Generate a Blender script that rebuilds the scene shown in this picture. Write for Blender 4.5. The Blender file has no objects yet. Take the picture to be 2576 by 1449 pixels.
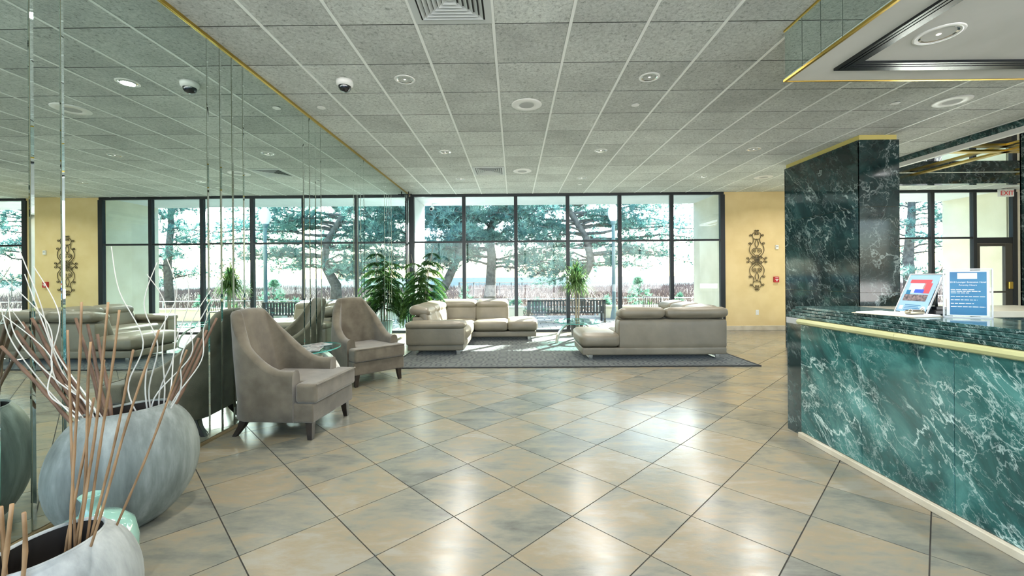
import bpy, bmesh, math, random
from mathutils import Matrix, Vector, Euler
random.seed(7)
sc = bpy.context.scene
C = sc.collection
PI = math.pi

# ------------------------------------------------------------------ camera
F_PX, CX, CY = 1052.9, 1288.0, 696.98
CAM_H, YAW, ROLL = 1.3215, 0.00454, 0.00763
cam = bpy.data.cameras.new('camera'); cam_o = bpy.data.objects.new('camera', cam); C.objects.link(cam_o)
cam.sensor_fit = 'HORIZONTAL'; cam.sensor_width = 36.0
cam.lens = F_PX / 2576 * 36.0
cam.shift_y = (CY - 724.5) / 2576
cam.clip_start = 0.05; cam.clip_end = 6000
cam_o.matrix_world = Matrix.Translation((0, 0, CAM_H)) @ Matrix.Rotation(YAW, 4, 'Z') @ Matrix.Rotation(PI / 2, 4, 'X') @ Matrix.Rotation(-ROLL, 4, 'Z')
sc.camera = cam_o

# ------------------------------------------------------------------ sky, sun, exposure
SUN_DIR = Vector((-0.633, -0.774, -0.60)).normalized()       # direction the sunlight travels
w = bpy.data.worlds.new('sky'); sc.world = w; w.use_nodes = True
nt = w.node_tree; bg = nt.nodes['Background']
sky = nt.nodes.new('ShaderNodeTexSky'); sky.sky_type = 'NISHITA'; sky.sun_disc = False
sky.sun_elevation = math.radians(31); sky.sun_rotation = math.radians(39); sky.dust_density = 2.5; sky.air_density = 1.0; sky.ozone_density = 1.5
nt.links.new(sky.outputs[0], bg.inputs[0]); bg.inputs[1].default_value = 0.52
sun = bpy.data.lights.new('sun', 'SUN'); sun.energy = 22.0; sun.angle = math.radians(0.55); sun.color = (1.0, 0.95, 0.86)
sun_o = bpy.data.objects.new('sun', sun); C.objects.link(sun_o); sun_o.rotation_euler = SUN_DIR.to_track_quat('-Z', 'Y').to_euler()
sun_o.location = (10, 25, 20)
DOWNLIGHT_W = 12.0
sc.cycles.adaptive_threshold = 0.03; sc.cycles.max_bounces = 8
sc.view_settings.view_transform = 'Standard'; sc.view_settings.look = 'None'
sc.view_settings.exposure = 1.5; sc.view_settings.gamma = 1.0; sc.view_settings.use_curve_mapping = False

# ------------------------------------------------------------------ helpers
class MB:
    def __init__(s): s.v = []; s.f = []
    def add(s, vs, fs, M=None):
        o = len(s.v)
        s.v += [tuple(M @ Vector(p)) for p in vs] if M is not None else [tuple(p) for p in vs]
        s.f += [tuple(i + o for i in q) for q in fs]; return s
    def box(s, x0, x1, y0, y1, z0, z1, M=None):
        vs = [(x0,y0,z0),(x1,y0,z0),(x1,y1,z0),(x0,y1,z0),(x0,y0,z1),(x1,y0,z1),(x1,y1,z1),(x0,y1,z1)]
        return s.add(vs, [(0,3,2,1),(4,5,6,7),(0,1,5,4),(1,2,6,5),(2,3,7,6),(3,0,4,7)], M)
    def prism(s, poly, z0, z1, M=None):
        n = len(poly)
        vs = [(x,y,z0) for x,y in poly] + [(x,y,z1) for x,y in poly]
        fs = [tuple(range(n-1,-1,-1)), tuple(range(n,2*n))] + [(i,(i+1)%n,n+(i+1)%n,n+i) for i in range(n)]
        return s.add(vs, fs, M)
    def tube(s, pts, r, n=8, M=None, flat=1.0):
        pts = [Vector(p) for p in pts]; m = len(pts)
        rs = r if isinstance(r, (list, tuple)) else [r]*m
        vs = []; up = None
        for i,p in enumerate(pts):
            t = (pts[min(i+1,m-1)] - pts[max(i-1,0)])
            t = t.normalized() if t.length > 1e-9 else Vector((0,0,1))
            if up is None:
                up = Vector((0,0,1)) if abs(t.z) < .9 else Vector((1,0,0))
            a = t.cross(up)
            if a.length < 1e-6: a = t.cross(Vector((0.3,1,0.2)))
            a.normalize(); b = a.cross(t).normalized(); up = b
            for k in range(n):
                th = 2*PI*k/n
                vs.append(p + a*math.cos(th)*rs[i] + b*math.sin(th)*rs[i]*flat)
        fs = [(i*n+k, i*n+(k+1)%n, (i+1)*n+(k+1)%n, (i+1)*n+k) for i in range(m-1) for k in range(n)]
        fs += [tuple(range(n-1,-1,-1)), tuple(range((m-1)*n, m*n))]
        return s.add(vs, fs, M)
    def lathe(s, prof, n=32, M=None):
        vs = []; fs = []; idx = []
        for r,z in prof:
            if r < 1e-6: idx.append([len(vs)]); vs.append((0,0,z))
            else:
                idx.append(list(range(len(vs), len(vs)+n)))
                vs += [(r*math.cos(2*PI*k/n), r*math.sin(2*PI*k/n), z) for k in range(n)]
        for a,b in zip(idx, idx[1:]):
            for k in range(n):
                k2 = (k+1) % n
                if len(a) == 1 and len(b) == 1: continue
                if len(a) == 1: fs.append((a[0], b[k2], b[k]))
                elif len(b) == 1: fs.append((a[k], a[k2], b[0]))
                else: fs.append((a[k], a[k2], b[k2], b[k]))
        return s.add(vs, fs, M)
    def cushion(s, c, size, r=.05, puff=.02, M=None, n=9):
        hx,hy,hz = size[0]/2, size[1]/2, size[2]/2
        r = min(r, hx*.98, hy*.98, hz*.98)
        vs = []; fs = []
        def put(p):
            q = Vector((p[0]*hx, p[1]*hy, p[2]*hz))
            inner = Vector((max(-hx+r,min(hx-r,q.x)), max(-hy+r,min(hy-r,q.y)), max(-hz+r,min(hz-r,q.z))))
            d = q - inner
            nn = d.normalized() if d.length > 1e-9 else Vector((0,0,0))
            o = inner + nn*r if d.length > 1e-9 else q
            pf = puff
            e = Vector((p[0]*(1-p[1]**2)*(1-p[2]**2) if abs(p[0])>.999 else 0, p[1]*(1-p[0]**2)*(1-p[2]**2) if abs(p[1])>.999 else 0, p[2]*(1-p[0]**2)*(1-p[1]**2) if abs(p[2])>.999 else 0))
            return o + e*pf + Vector(c)
        def g(i):
            t = -1 + 2*i/n
            return math.copysign(abs(t)**0.75, t) if abs(t) > 1e-9 else 0.0
        for ax in range(3):
            for sg in (-1,1):
                o = len(vs)
                for i in range(n+1):
                    for j in range(n+1):
                        p = [0,0,0]; p[ax] = sg; p[(ax+1)%3] = g(i); p[(ax+2)%3] = g(j)
                        vs.append(put(p))
                for i in range(n):
                    for j in range(n):
                        q = (o+i*(n+1)+j, o+(i+1)*(n+1)+j, o+(i+1)*(n+1)+j+1, o+i*(n+1)+j+1)
                        fs.append(q if sg > 0 else q[::-1])
        return s.add(vs, fs, M)
    def build(s, name, mat, parent=None, smooth=False, bevel=0, seg=2, weld=False):
        me = bpy.data.meshes.new(name); me.from_pydata(s.v, [], s.f); me.update()
        if weld:
            b = bmesh.new(); b.from_mesh(me); bmesh.ops.remove_doubles(b, verts=b.verts, dist=1e-4); b.to_mesh(me); b.free()
        if smooth: me.polygons.foreach_set('use_smooth', [True]*len(me.polygons))
        me.materials.append(mat)
        o = bpy.data.objects.new(name, me); C.objects.link(o)
        if parent is not None: o.parent = parent
        if bevel:
            m = o.modifiers.new('edge', 'BEVEL'); m.width = bevel; m.segments = seg; m.limit_method = 'ANGLE'; m.angle_limit = math.radians(40)
        return o

def tag(o, label=None, cat=None, group=None, kind=None):
    if label: o['label'] = label
    if cat: o['category'] = cat
    if group: o['group'] = group
    if kind: o['kind'] = kind
    return o
def thing(name, label, cat, loc=(0,0,0), rz=0, group=None):
    o = bpy.data.objects.new(name, None); C.objects.link(o); o.empty_display_size = .1
    o.location = loc; o.rotation_euler = (0,0,rz)
    return tag(o, label, cat, group)
def dup(root, loc, rz=None, label=None, group=None):
    r = root.copy(); C.objects.link(r); r.location = loc
    if rz is not None: r.rotation_euler = (0,0,rz)
    if label: r['label'] = label
    if group: r['group'] = group
    for ch in list(root.children):
        c = ch.copy(); C.objects.link(c); c.parent = r
        for g in list(ch.children):
            d = g.copy(); C.objects.link(d); d.parent = c
    return r
def link_copy(o, parent):
    c = o.copy(); C.objects.link(c); c.parent = parent; return c

# ------------------------------------------------------------------ materials
def P(name, col, rough=.5, metal=0, spec=.5, coat=0, sheen=0):
    m = bpy.data.materials.new(name); m.use_nodes = True
    b = m.node_tree.nodes['Principled BSDF']
    b.inputs['Base Color'].default_value = (*col, 1); b.inputs['Roughness'].default_value = rough
    b.inputs['Metallic'].default_value = metal; b.inputs['Specular IOR Level'].default_value = spec
    b.inputs['Coat Weight'].default_value = coat; b.inputs['Sheen Weight'].default_value = sheen
    return m
def N(m, t, **kw):
    n = m.node_tree.nodes.new(t)
    for k,v in kw.items():
        if k.startswith('_'): n.inputs[k[1:].replace('_',' ')].default_value = v
        else: setattr(n, k, v)
    return n
def L(m, a, b): m.node_tree.links.new(a, b)
def bsdf(m): return m.node_tree.nodes['Principled BSDF']
def ramp(m, stops):
    r = N(m, 'ShaderNodeValToRGB'); e = r.color_ramp.elements
    while len(e) > 1: e.remove(e[-1])
    e[0].position = stops[0][0]; e[0].color = (*stops[0][1],1)
    for p,c in stops[1:]:
        k = e.new(p); k.color = (*c,1)
    return r
def mathn(m, op, a=None, b=None):
    n = N(m, 'ShaderNodeMath', operation=op)
    for i,x in enumerate((a,b)):
        if x is None: continue
        if isinstance(x,(int,float)): n.inputs[i].default_value = x
        else: L(m, x, n.inputs[i])
    return n.outputs[0]
def noisy(m, c1, c2, scale=6, detail=4, bump=0, bscale=80, coord='Object', lo=.35, hi=.65, dist=0):
    tc = N(m, 'ShaderNodeTexCoord'); n = N(m, 'ShaderNodeTexNoise', _Scale=scale, _Detail=detail, _Distortion=dist)
    L(m, tc.outputs[coord], n.inputs['Vector'])
    r = ramp(m, [(lo,c1),(hi,c2)]); L(m, n.outputs['Fac'], r.inputs[0]); L(m, r.outputs[0], bsdf(m).inputs['Base Color'])
    if bump:
        n2 = N(m, 'ShaderNodeTexNoise', _Scale=bscale, _Detail=3); L(m, tc.outputs[coord], n2.inputs['Vector'])
        bp = N(m, 'ShaderNodeBump', _Strength=bump, _Distance=.01); L(m, n2.outputs['Fac'], bp.inputs['Height']); L(m, bp.outputs[0], bsdf(m).inputs['Normal'])
    return m

def glass_mat(name, tint, refl=1.0, rough=0.0):
    m = bpy.data.materials.new(name); m.use_nodes = True; t = m.node_tree
    for n in list(t.nodes): t.nodes.remove(n)
    out = t.nodes.new('ShaderNodeOutputMaterial'); tr = t.nodes.new('ShaderNodeBsdfTransparent'); gl = t.nodes.new('ShaderNodeBsdfGlossy')
    lw = t.nodes.new('ShaderNodeLayerWeight'); mx = t.nodes.new('ShaderNodeMixShader'); pw = t.nodes.new('ShaderNodeMath'); mu = t.nodes.new('ShaderNodeMath')
    tr.inputs[0].default_value = (*tint,1); gl.inputs['Roughness'].default_value = rough; lw.inputs[0].default_value = .5
    pw.operation = 'POWER'; pw.inputs[1].default_value = 5.0; mu.operation = 'MULTIPLY_ADD'; mu.inputs[1].default_value = .94*refl; mu.inputs[2].default_value = .042*refl
    t.links.new(lw.outputs['Facing'], pw.inputs[0]); t.links.new(pw.outputs[0], mu.inputs[0]); t.links.new(mu.outputs[0], mx.inputs[0]); t.links.new(tr.outputs[0], mx.inputs[1]); t.links.new(gl.outputs[0], mx.inputs[2]); t.links.new(mx.outputs[0], out.inputs[0])
    return m

M = {}
# floor tile: slate-look porcelain, each tile its own tone
m = P('floor_tile', (.4,.38,.3), .2, spec=.5); M['tile'] = m
geo = N(m,'ShaderNodeNewGeometry'); oi = N(m,'ShaderNodeObjectInfo')
off = N(m,'ShaderNodeVectorMath', operation='SCALE'); off.inputs[0].default_value = (37,91,13); L(m, oi.outputs['Random'], off.inputs['Scale'])
add = N(m,'ShaderNodeVectorMath', operation='ADD'); L(m, geo.outputs['Position'], add.inputs[0]); L(m, off.outputs[0], add.inputs[1])
mp = N(m,'ShaderNodeMapping'); mp.inputs['Rotation'].default_value = (0,0,.5); mp.inputs['Scale'].default_value = (1,2.6,1); L(m, add.outputs[0], mp.inputs['Vector'])
n1 = N(m,'ShaderNodeTexNoise', _Scale=1.6, _Detail=6, _Roughness=.6, _Distortion=.5); L(m, mp.outputs[0], n1.inputs['Vector'])
n2 = N(m,'ShaderNodeTexNoise', _Scale=9, _Detail=6, _Roughness=.65); L(m, mp.outputs[0], n2.inputs['Vector'])
s1 = mathn(m,'ADD', n1.outputs['Fac'], mathn(m,'MULTIPLY', mathn(m,'SUBTRACT', n2.outputs['Fac'], .5), .38))
s1 = mathn(m,'ADD', s1, mathn(m,'MULTIPLY', mathn(m,'SUBTRACT', oi.outputs['Random'], .5), .20))
r = ramp(m, [(.24,(.115,.115,.098)),(.38,(.165,.168,.140)),(.5,(.215,.203,.156)),(.60,(.250,.208,.138)),(.74,(.268,.250,.200))]); L(m, s1, r.inputs[0]); L(m, r.outputs[0], bsdf(m).inputs['Base Color'])
bp = N(m,'ShaderNodeBump', _Strength=.12, _Distance=.01); L(m, n2.outputs['Fac'], bp.inputs['Height']); L(m, bp.outputs[0], bsdf(m).inputs['Normal'])
rr = N(m,'ShaderNodeMapRange'); rr.inputs['To Min'].default_value=.12; rr.inputs['To Max'].default_value=.32; L(m, n2.outputs['Fac'], rr.inputs[0]); L(m, rr.outputs[0], bsdf(m).inputs['Roughness'])
M['grout'] = P('grout', (.035,.033,.028), .8)
# ceiling tile: fissured mineral board
m = P('ceiling_tile', (.4,.4,.36), .9, spec=.15); M['ctile'] = m
geo = N(m,'ShaderNodeNewGeometry'); oi = N(m,'ShaderNodeObjectInfo')
n1 = N(m,'ShaderNodeTexNoise', _Scale=34, _Detail=6, _Roughness=.7, _Distortion=.8); L(m, geo.outputs['Position'], n1.inputs['Vector'])
n2 = N(m,'ShaderNodeTexNoise', _Scale=2.2, _Detail=3); L(m, geo.outputs['Position'], n2.inputs['Vector'])
r = ramp(m, [(.30,(.25,.265,.245)),(.44,(.52,.545,.515)),(.62,(.66,.685,.65))]); L(m, n1.outputs['Fac'], r.inputs[0])
hs = N(m,'ShaderNodeHueSaturation'); L(m, r.outputs[0], hs.inputs['Color'])
vv = mathn(m,'ADD', mathn(m,'MULTIPLY', n2.outputs['Fac'], .5), mathn(m,'ADD', mathn(m,'MULTIPLY', oi.outputs['Random'], .24), .64)); L(m, vv, hs.inputs['Value']); L(m, hs.outputs[0], bsdf(m).inputs['Base Color'])
bp = N(m,'ShaderNodeBump', _Strength=.9, _Distance=.012); L(m, n1.outputs['Fac'], bp.inputs['Height']); L(m, bp.outputs[0], bsdf(m).inputs['Normal'])
M['rail'] = P('ceiling_rail', (.86,.88,.85), .5)
M['ceil_void'] = P('ceiling_void', (.02,.02,.02), 1, spec=0)
# mirror
M['mirror'] = P('mirror_glass', (.70,.80,.765), .004, metal=1)
M['mirror_edge'] = P('mirror_edge', (.25,.42,.40), .08, metal=.6)
M['dark_mirror'] = P('dark_mirror', (.68,.71,.73), .02, metal=1)
M['brass'] = P('brass', (.62,.43,.10), .28, metal=1)
M['trim_brown'] = P('bronze_trim', (.24,.18,.09), .4, metal=.4)
M['gold_paint'] = P('gold_paint', (.55,.46,.14), .4)
M['yellow_wall'] = noisy(P('yellow_wall', (.6,.45,.2), .85, spec=.2), (.74,.57,.29), (.80,.63,.34), 3, 3, .15, 220)
M['beige_wall'] = noisy(P('beige_wall', (.6,.56,.45), .9, spec=.2), (.60,.55,.42), (.66,.61,.48), 3, 3, .1, 150)
M['stucco'] = noisy(P('stucco', (.75,.72,.62), .95, spec=.1), (.66,.61,.47), (.74,.69,.55), 2, 4, .4, 60)
M['porch'] = noisy(P('porch_paint', (.75,.75,.72), .9, spec=.1), (.70,.71,.69), (.78,.78,.75), 1.5, 3, .1, 60)
M['white'] = P('white_enamel', (.78,.78,.75), .4)
M['white_gloss'] = P('white_plastic', (.80,.80,.77), .25)
M['frame'] = P('dark_frame', (.022,.026,.032), .35, metal=.3)
M['pane'] = glass_mat('window_glass', (.86,.93,.94), .8)
M['pane_upper'] = glass_mat('tinted_upper_glass', (.80,.91,.95), .8)
M['soffit'] = noisy(P('soffit_board', (.60,.60,.56), .85, spec=.2), (.58,.585,.54), (.63,.63,.59), 3, 3)
M['black_lacquer'] = P('black_lacquer', (.012,.014,.017), .22)
# marble
def marble(name, dark, mid, light, vein, vscale=1.0, vamt=1.0, rough=.1):
    m = P(name, mid, rough, spec=.5); tc = N(m,'ShaderNodeNewGeometry')
    mr = N(m,'ShaderNodeMapping'); mr.inputs['Rotation'].default_value = (-.80,0,0); L(m, tc.outputs['Position'], mr.inputs['Vector'])
    mp = N(m,'ShaderNodeMapping'); mp.inputs['Scale'].default_value = (.9,.60,1.15); L(m, mr.outputs[0], mp.inputs['Vector'])
    cl = N(m,'ShaderNodeTexNoise', _Scale=2.6*vscale, _Detail=8, _Roughness=.62, _Distortion=.5); L(m, mp.outputs[0], cl.inputs['Vector'])
    base = ramp(m, [(.32,dark),(.5,mid),(.72,light)]); L(m, cl.outputs['Fac'], base.inputs[0])
    col = base.outputs[0]
    for sc_, wid, seed, amt in ((1.7,.014,0,1.0),(3.6,.015,5,.75),(8,.018,11,.35)):
        o = N(m,'ShaderNodeVectorMath', operation='ADD'); o.inputs[1].default_value=(seed,seed*2.1,seed*.7); L(m, mp.outputs[0], o.inputs[0])
        nz = N(m,'ShaderNodeTexNoise', _Scale=sc_*vscale, _Detail=7, _Roughness=.58, _Distortion=.35); L(m, o.outputs[0], nz.inputs['Vector'])
        d = mathn(m,'ABSOLUTE', mathn(m,'SUBTRACT', nz.outputs['Fac'], .5))
        v = N(m,'ShaderNodeMapRange'); v.inputs['From Min'].default_value=0; v.inputs['From Max'].default_value=wid; v.inputs['To Min'].default_value=1; v.inputs['To Max'].default_value=0; L(m, d, v.inputs[0])
        pr = N(m,'ShaderNodeTexNoise', _Scale=1.9*vscale, _Detail=3); o2 = N(m,'ShaderNodeVectorMath', operation='ADD'); o2.inputs[1].default_value=(seed+3,1,7); L(m, tc.outputs['Position'], o2.inputs[0]); L(m, o2.outputs[0], pr.inputs['Vector'])
        pm = N(m,'ShaderNodeMapRange'); pm.inputs['From Min'].default_value=.38; pm.inputs['From Max'].default_value=.56; L(m, pr.outputs['Fac'], pm.inputs[0])
        fac = mathn(m,'MULTIPLY', mathn(m,'MULTIPLY', mathn(m,'POWER', v.outputs[0], 1.6), pm.outputs[0]), amt*vamt)
        mx = N(m,'ShaderNodeMix', data_type='RGBA'); L(m, fac, mx.inputs['Factor']); L(m, col, mx.inputs['A']); mx.inputs['B'].default_value=(*vein,1)
        col = mx.outputs['Result']
    L(m, col, bsdf(m).inputs['Base Color']); return m
M['marble_counter'] = marble('green_marble', (.012,.042,.044), (.026,.120,.112), (.095,.28,.26), (.64,.82,.78), 1.5, .92, .10)
M['marble_pillar'] = marble('dark_green_marble', (.006,.013,.013), (.010,.026,.026), (.030,.070,.068), (.50,.60,.58), 1.0, .45, .07)
M['marble_edge'] = marble('marble_slab_edge', (.010,.030,.030), (.018,.062,.060), (.10,.22,.21), (.50,.62,.60), 5.0, .8, .08)
M['pale_stone'] = noisy(P('pale_stone', (.55,.48,.35), .35), (.52,.46,.34), (.66,.60,.48), 5, 5)
M['rail_stone'] = noisy(P('rail_stone', (.45,.45,.22), .22), (.40,.42,.20), (.52,.51,.27), 1.2, 3)
# furniture
m = P('cream_leather', (.5,.42,.32), .38, spec=.4); M['leather'] = noisy(m, (.168,.146,.106), (.214,.186,.136), 3, 4, .25, 14)
m = P('taupe_fabric', (.2,.17,.14), .95, spec=.15, sheen=.35); M['fabric'] = noisy(m, (.105,.086,.060), (.165,.138,.098), 7, 5, .3, 260)
M['dark_wood'] = noisy(P('espresso_wood', (.02,.014,.01), .3), (.016,.011,.008), (.035,.024,.016), 14, 3)
M['chrome'] = P('chrome', (.72,.72,.70), .18, metal=1)
M['satin_steel'] = P('satin_steel', (.62,.60,.54), .3, metal=1)
M['table_glass'] = glass_mat('table_glass', (.72,.92,.88), 1.0)
M['table_edge'] = P('glass_edge', (.10,.42,.36), .08)
M['stone_leg'] = noisy(P('mottled_stone', (.6,.57,.5), .4), (.40,.38,.33), (.70,.67,.60), 22, 5)
# rug
m = P('rug_weave', (.3,.3,.28), 1, spec=.05, sheen=.2); M['rug'] = m
geo = N(m,'ShaderNodeNewGeometry'); mp = N(m,'ShaderNodeMapping'); L(m, geo.outputs['Position'], mp.inputs['Vector'])
sx = N(m,'ShaderNodeSeparateXYZ'); L(m, mp.outputs[0], sx.inputs[0])
K = 2*PI/.38
def wv(e, k, op='SINE'): return mathn(m, op, mathn(m,'MULTIPLY', e, k))
X_, Y_ = sx.outputs[0], sx.outputs[1]
diag = mathn(m,'ADD', wv(X_,K,'COSINE'), wv(Y_,K,'COSINE'))
ogee = mathn(m,'ABSOLUTE', mathn(m,'ADD', diag, mathn(m,'MULTIPLY', mathn(m,'MULTIPLY', wv(X_,2*K,'COSINE'), wv(Y_,2*K,'COSINE')), .35)))
ring = mathn(m,'ABSOLUTE', mathn(m,'SUBTRACT', mathn(m,'ABSOLUTE', diag), 1.25))
pat = mathn(m,'MINIMUM', ogee, mathn(m,'ADD', ring, .05))
nz = N(m,'ShaderNodeTexNoise', _Scale=60, _Detail=3); L(m, geo.outputs['Position'], nz.inputs['Vector'])
pat = mathn(m,'ADD', pat, mathn(m,'MULTIPLY', mathn(m,'SUBTRACT', nz.outputs['Fac'], .5), .35))
r = ramp(m, [(.14,(.008,.011,.011)),(.28,(.055,.063,.058)),(.5,(.105,.11,.093)),(.9,(.040,.047,.043))]); L(m, pat, r.inputs[0]); L(m, r.outputs[0], bsdf(m).inputs['Base Color'])
bp = N(m,'ShaderNodeBump', _Strength=.5, _Distance=.01); L(m, nz.outputs['Fac'], bp.inputs['Height']); L(m, bp.outputs[0], bsdf(m).inputs['Normal'])
M['rug_border'] = P('rug_binding', (.02,.022,.022), .95)
# vases, sticks, plants
m = P('grey_ceramic', (.3,.34,.33), .55); tc = N(m,'ShaderNodeTexCoord'); mp = N(m,'ShaderNodeMapping'); mp.inputs['Scale'].default_value=(9,9,1.4); L(m, tc.outputs['Object'], mp.inputs['Vector'])
nz = N(m,'ShaderNodeTexNoise', _Scale=1.3, _Detail=6, _Roughness=.6); L(m, mp.outputs[0], nz.inputs['Vector'])
r = ramp(m, [(.3,(.085,.10,.092)),(.5,(.165,.19,.175)),(.72,(.30,.33,.31))]); L(m, nz.outputs['Fac'], r.inputs[0]); L(m, r.outputs[0], bsdf(m).inputs['Base Color'])
bp = N(m,'ShaderNodeBump', _Strength=.2, _Distance=.01); L(m, nz.outputs['Fac'], bp.inputs['Height']); L(m, bp.outputs[0], bsdf(m).inputs['Normal']); M['vase'] = m
m = M['vase'].copy(); m.name='lit_grey_ceramic'; M['vase_lit'] = m  # same ceramic as the big vase, window light put into its colour
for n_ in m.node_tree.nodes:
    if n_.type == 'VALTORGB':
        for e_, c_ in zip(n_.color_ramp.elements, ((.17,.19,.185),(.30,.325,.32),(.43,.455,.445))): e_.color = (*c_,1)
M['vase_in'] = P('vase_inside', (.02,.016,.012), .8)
M['celadon'] = P('celadon_glaze', (.24,.44,.37), .12, coat=.5)
M['bamboo'] = noisy(P('bamboo_cane', (.4,.26,.13), .5), (.17,.095,.042), (.34,.205,.10), 9, 4)
M['brown_stick'] = noisy(P('brown_cane', (.2,.11,.06), .6), (.095,.052,.03), (.19,.105,.062), 12, 4)
M['willow'] = P('pale_willow', (.62,.60,.55), .6)
M['leaf_pine'] = noisy(P('norfolk_needles', (.05,.16,.04), .6), (.010,.060,.034), (.10,.22,.035), 4, 3)
M['leaf_drac'] = noisy(P('strap_leaf', (.08,.2,.06), .4), (.016,.07,.034), (.15,.26,.07), 5, 2)
M['cane_bark'] = noisy(P('plant_bark', (.3,.25,.18), .8), (.22,.18,.12), (.38,.33,.25), 14, 3)
M['pot_teal'] = P('pale_teal_pot', (.50,.66,.66), .3)
M['pot_dark'] = P('dark_pot', (.03,.035,.04), .4)
M['soil'] = P('soil', (.05,.035,.025), 1)
M['needle'] = noisy(P('pine_needles', (.1,.2,.16), .7, spec=.2), (.095,.235,.23), (.28,.44,.36), 1.2, 3)
M['needle_shrub'] = noisy(P('shrub_needles', (.12,.25,.17), .7, spec=.2), (.09,.24,.17), (.24,.42,.28), 1.5, 3)  # greener needle colour for the young pines
for k_ in ('needle','needle_shrub','leaf_pine','leaf_drac'):
    m = M[k_]; tr_ = N(m,'ShaderNodeBsdfTranslucent'); mx_ = N(m,'ShaderNodeMixShader'); mx_.inputs[0].default_value = .45
    src = bsdf(m).inputs['Base Color'].links[0].from_socket; L(m, src, tr_.inputs['Color'])
    out_ = [n for n in m.node_tree.nodes if n.type == 'OUTPUT_MATERIAL'][0]; L(m, bsdf(m).outputs[0], mx_.inputs[1]); L(m, tr_.outputs[0], mx_.inputs[2]); L(m, mx_.outputs[0], out_.inputs[0])
M['bark'] = noisy(P('pine_bark', (.25,.22,.2), .95, spec=.1), (.085,.080,.075), (.17,.16,.148), 7, 5, .6, 25)
M['dune'] = noisy(P('dune_sand', (.55,.45,.36), 1, spec=.05), (.095,.075,.062), (.14,.112,.092), .6, 4)
M['dry_grass'] = noisy(P('dry_dune_grass', (.5,.37,.3), .9, spec=.1), (.15,.105,.09), (.27,.20,.172), .5, 3)
M['sea'] = noisy(P('sea_water', (.25,.42,.5), .9, spec=.05), (.010,.030,.044), (.015,.038,.052), .02, 3)
M['bounce_ground'] = noisy(P('bounce_concrete', (.6,.58,.54), .9), (.58,.57,.53), (.68,.66,.62), .3, 3)  # pale ground colour chosen to throw light up to the ceiling
M['paver'] = noisy(P('paver', (.45,.42,.35), .8), (.20,.19,.17), (.28,.268,.24), 3, 4)
M['bench'] = P('bench_metal', (.03,.035,.04), .45)
M['post'] = P('lamp_post_metal', (.10,.17,.19), .5)
M['globe'] = P('opal_globe', (.80,.86,.84), .25)
M['silver'] = P('reflector', (.82,.82,.80), .12, metal=1)
M['bulb'] = P('lamp_bulb', (.9,.9,.86), .3); bsdf(M['bulb']).inputs['Emission Color'].default_value=(1,.93,.8,1); bsdf(M['bulb']).inputs['Emission Strength'].default_value=1.2
M['grille'] = P('grey_grille', (.42,.43,.42), .6)
M['vent_dark'] = P('vent_shadow', (.05,.055,.055), .7)
M['vent'] = P('vent_metal', (.55,.58,.57), .45)
M['black_plastic'] = P('black_plastic', (.012,.012,.014), .3)
M['dome'] = P('smoked_dome', (.006,.007,.012), .03, coat=1)
M['iron'] = noisy(P('bronze_iron', (.14,.11,.06), .5, metal=.5), (.09,.07,.04), (.20,.16,.085), 9, 3)
M['red'] = P('alarm_red', (.50,.02,.03), .35)
M['exit_red'] = P('exit_red', (.75,.04,.04), .4)
M['acrylic'] = glass_mat('clear_acrylic', (.93,.96,.97), 1.0)
M['blue_sheet'] = noisy(P('blue_sheet', (.0,.22,.42), .35), (.002,.12,.27), (.006,.17,.31), 5, 2)
M['paper'] = P('paper', (.72,.73,.75), .6)
M['clip_metal'] = P('clip_metal', (.45,.40,.30), .3, metal=1)
M['pale_blue'] = P('pale_blue_print', (.25,.42,.62), .4)
M['print_red'] = P('print_red', (.55,.06,.08), .4)
M['print_dark'] = noisy(P('print_photo', (.1,.08,.09), .4), (.03,.03,.04), (.25,.18,.18), 60, 2)
M['print_blue'] = P('print_blue', (.02,.08,.55), .4)
M['print_grey'] = P('print_grey', (.62,.62,.62), .4)
M['desk'] = noisy(P('desk_laminate', (.5,.46,.36), .3), (.50,.46,.35), (.56,.52,.42), 4, 3)
M['wood_orange'] = P('oak_box', (.45,.20,.05), .4)
M['magazine'] = noisy(P('magazine_cover', (.2,.18,.17), .35), (.06,.06,.07), (.42,.38,.36), 30, 2)
M['bind'] = P('door_metal', (.07,.065,.06), .4, metal=.5)

H = 3.32; MX = -2.49; BY = 10.05; RX = 13.0; FY = -2.4

def S(o, label=None, kind='structure'):
    o['kind'] = kind
    if label: o['label'] = label
    return o
def px_of(x, y, z):
    c,s = math.cos(YAW), math.sin(YAW); z -= CAM_H
    a = x*c + y*s; b = -x*s + y*c
    if b <= .05: return None
    u = F_PX*a/b; v = -F_PX*z/b
    return CX + u + v*ROLL, CY - u*ROLL + v
def poly_area(ps):
    return abs(sum(p[0]*q[1]-q[0]*p[1] for p,q in zip(ps, ps[1:]+ps[:1])))/2
def screen_rank(corners):
    ps = [px_of(*c) for c in corners]
    if any(p is None for p in ps): return -1
    cxm = sum(p[0] for p in ps)/len(ps); cym = sum(p[1] for p in ps)/len(ps)
    if not (-120 < cxm < 2700 and -120 < cym < 1570): return -1
    return poly_area(ps)

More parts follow.
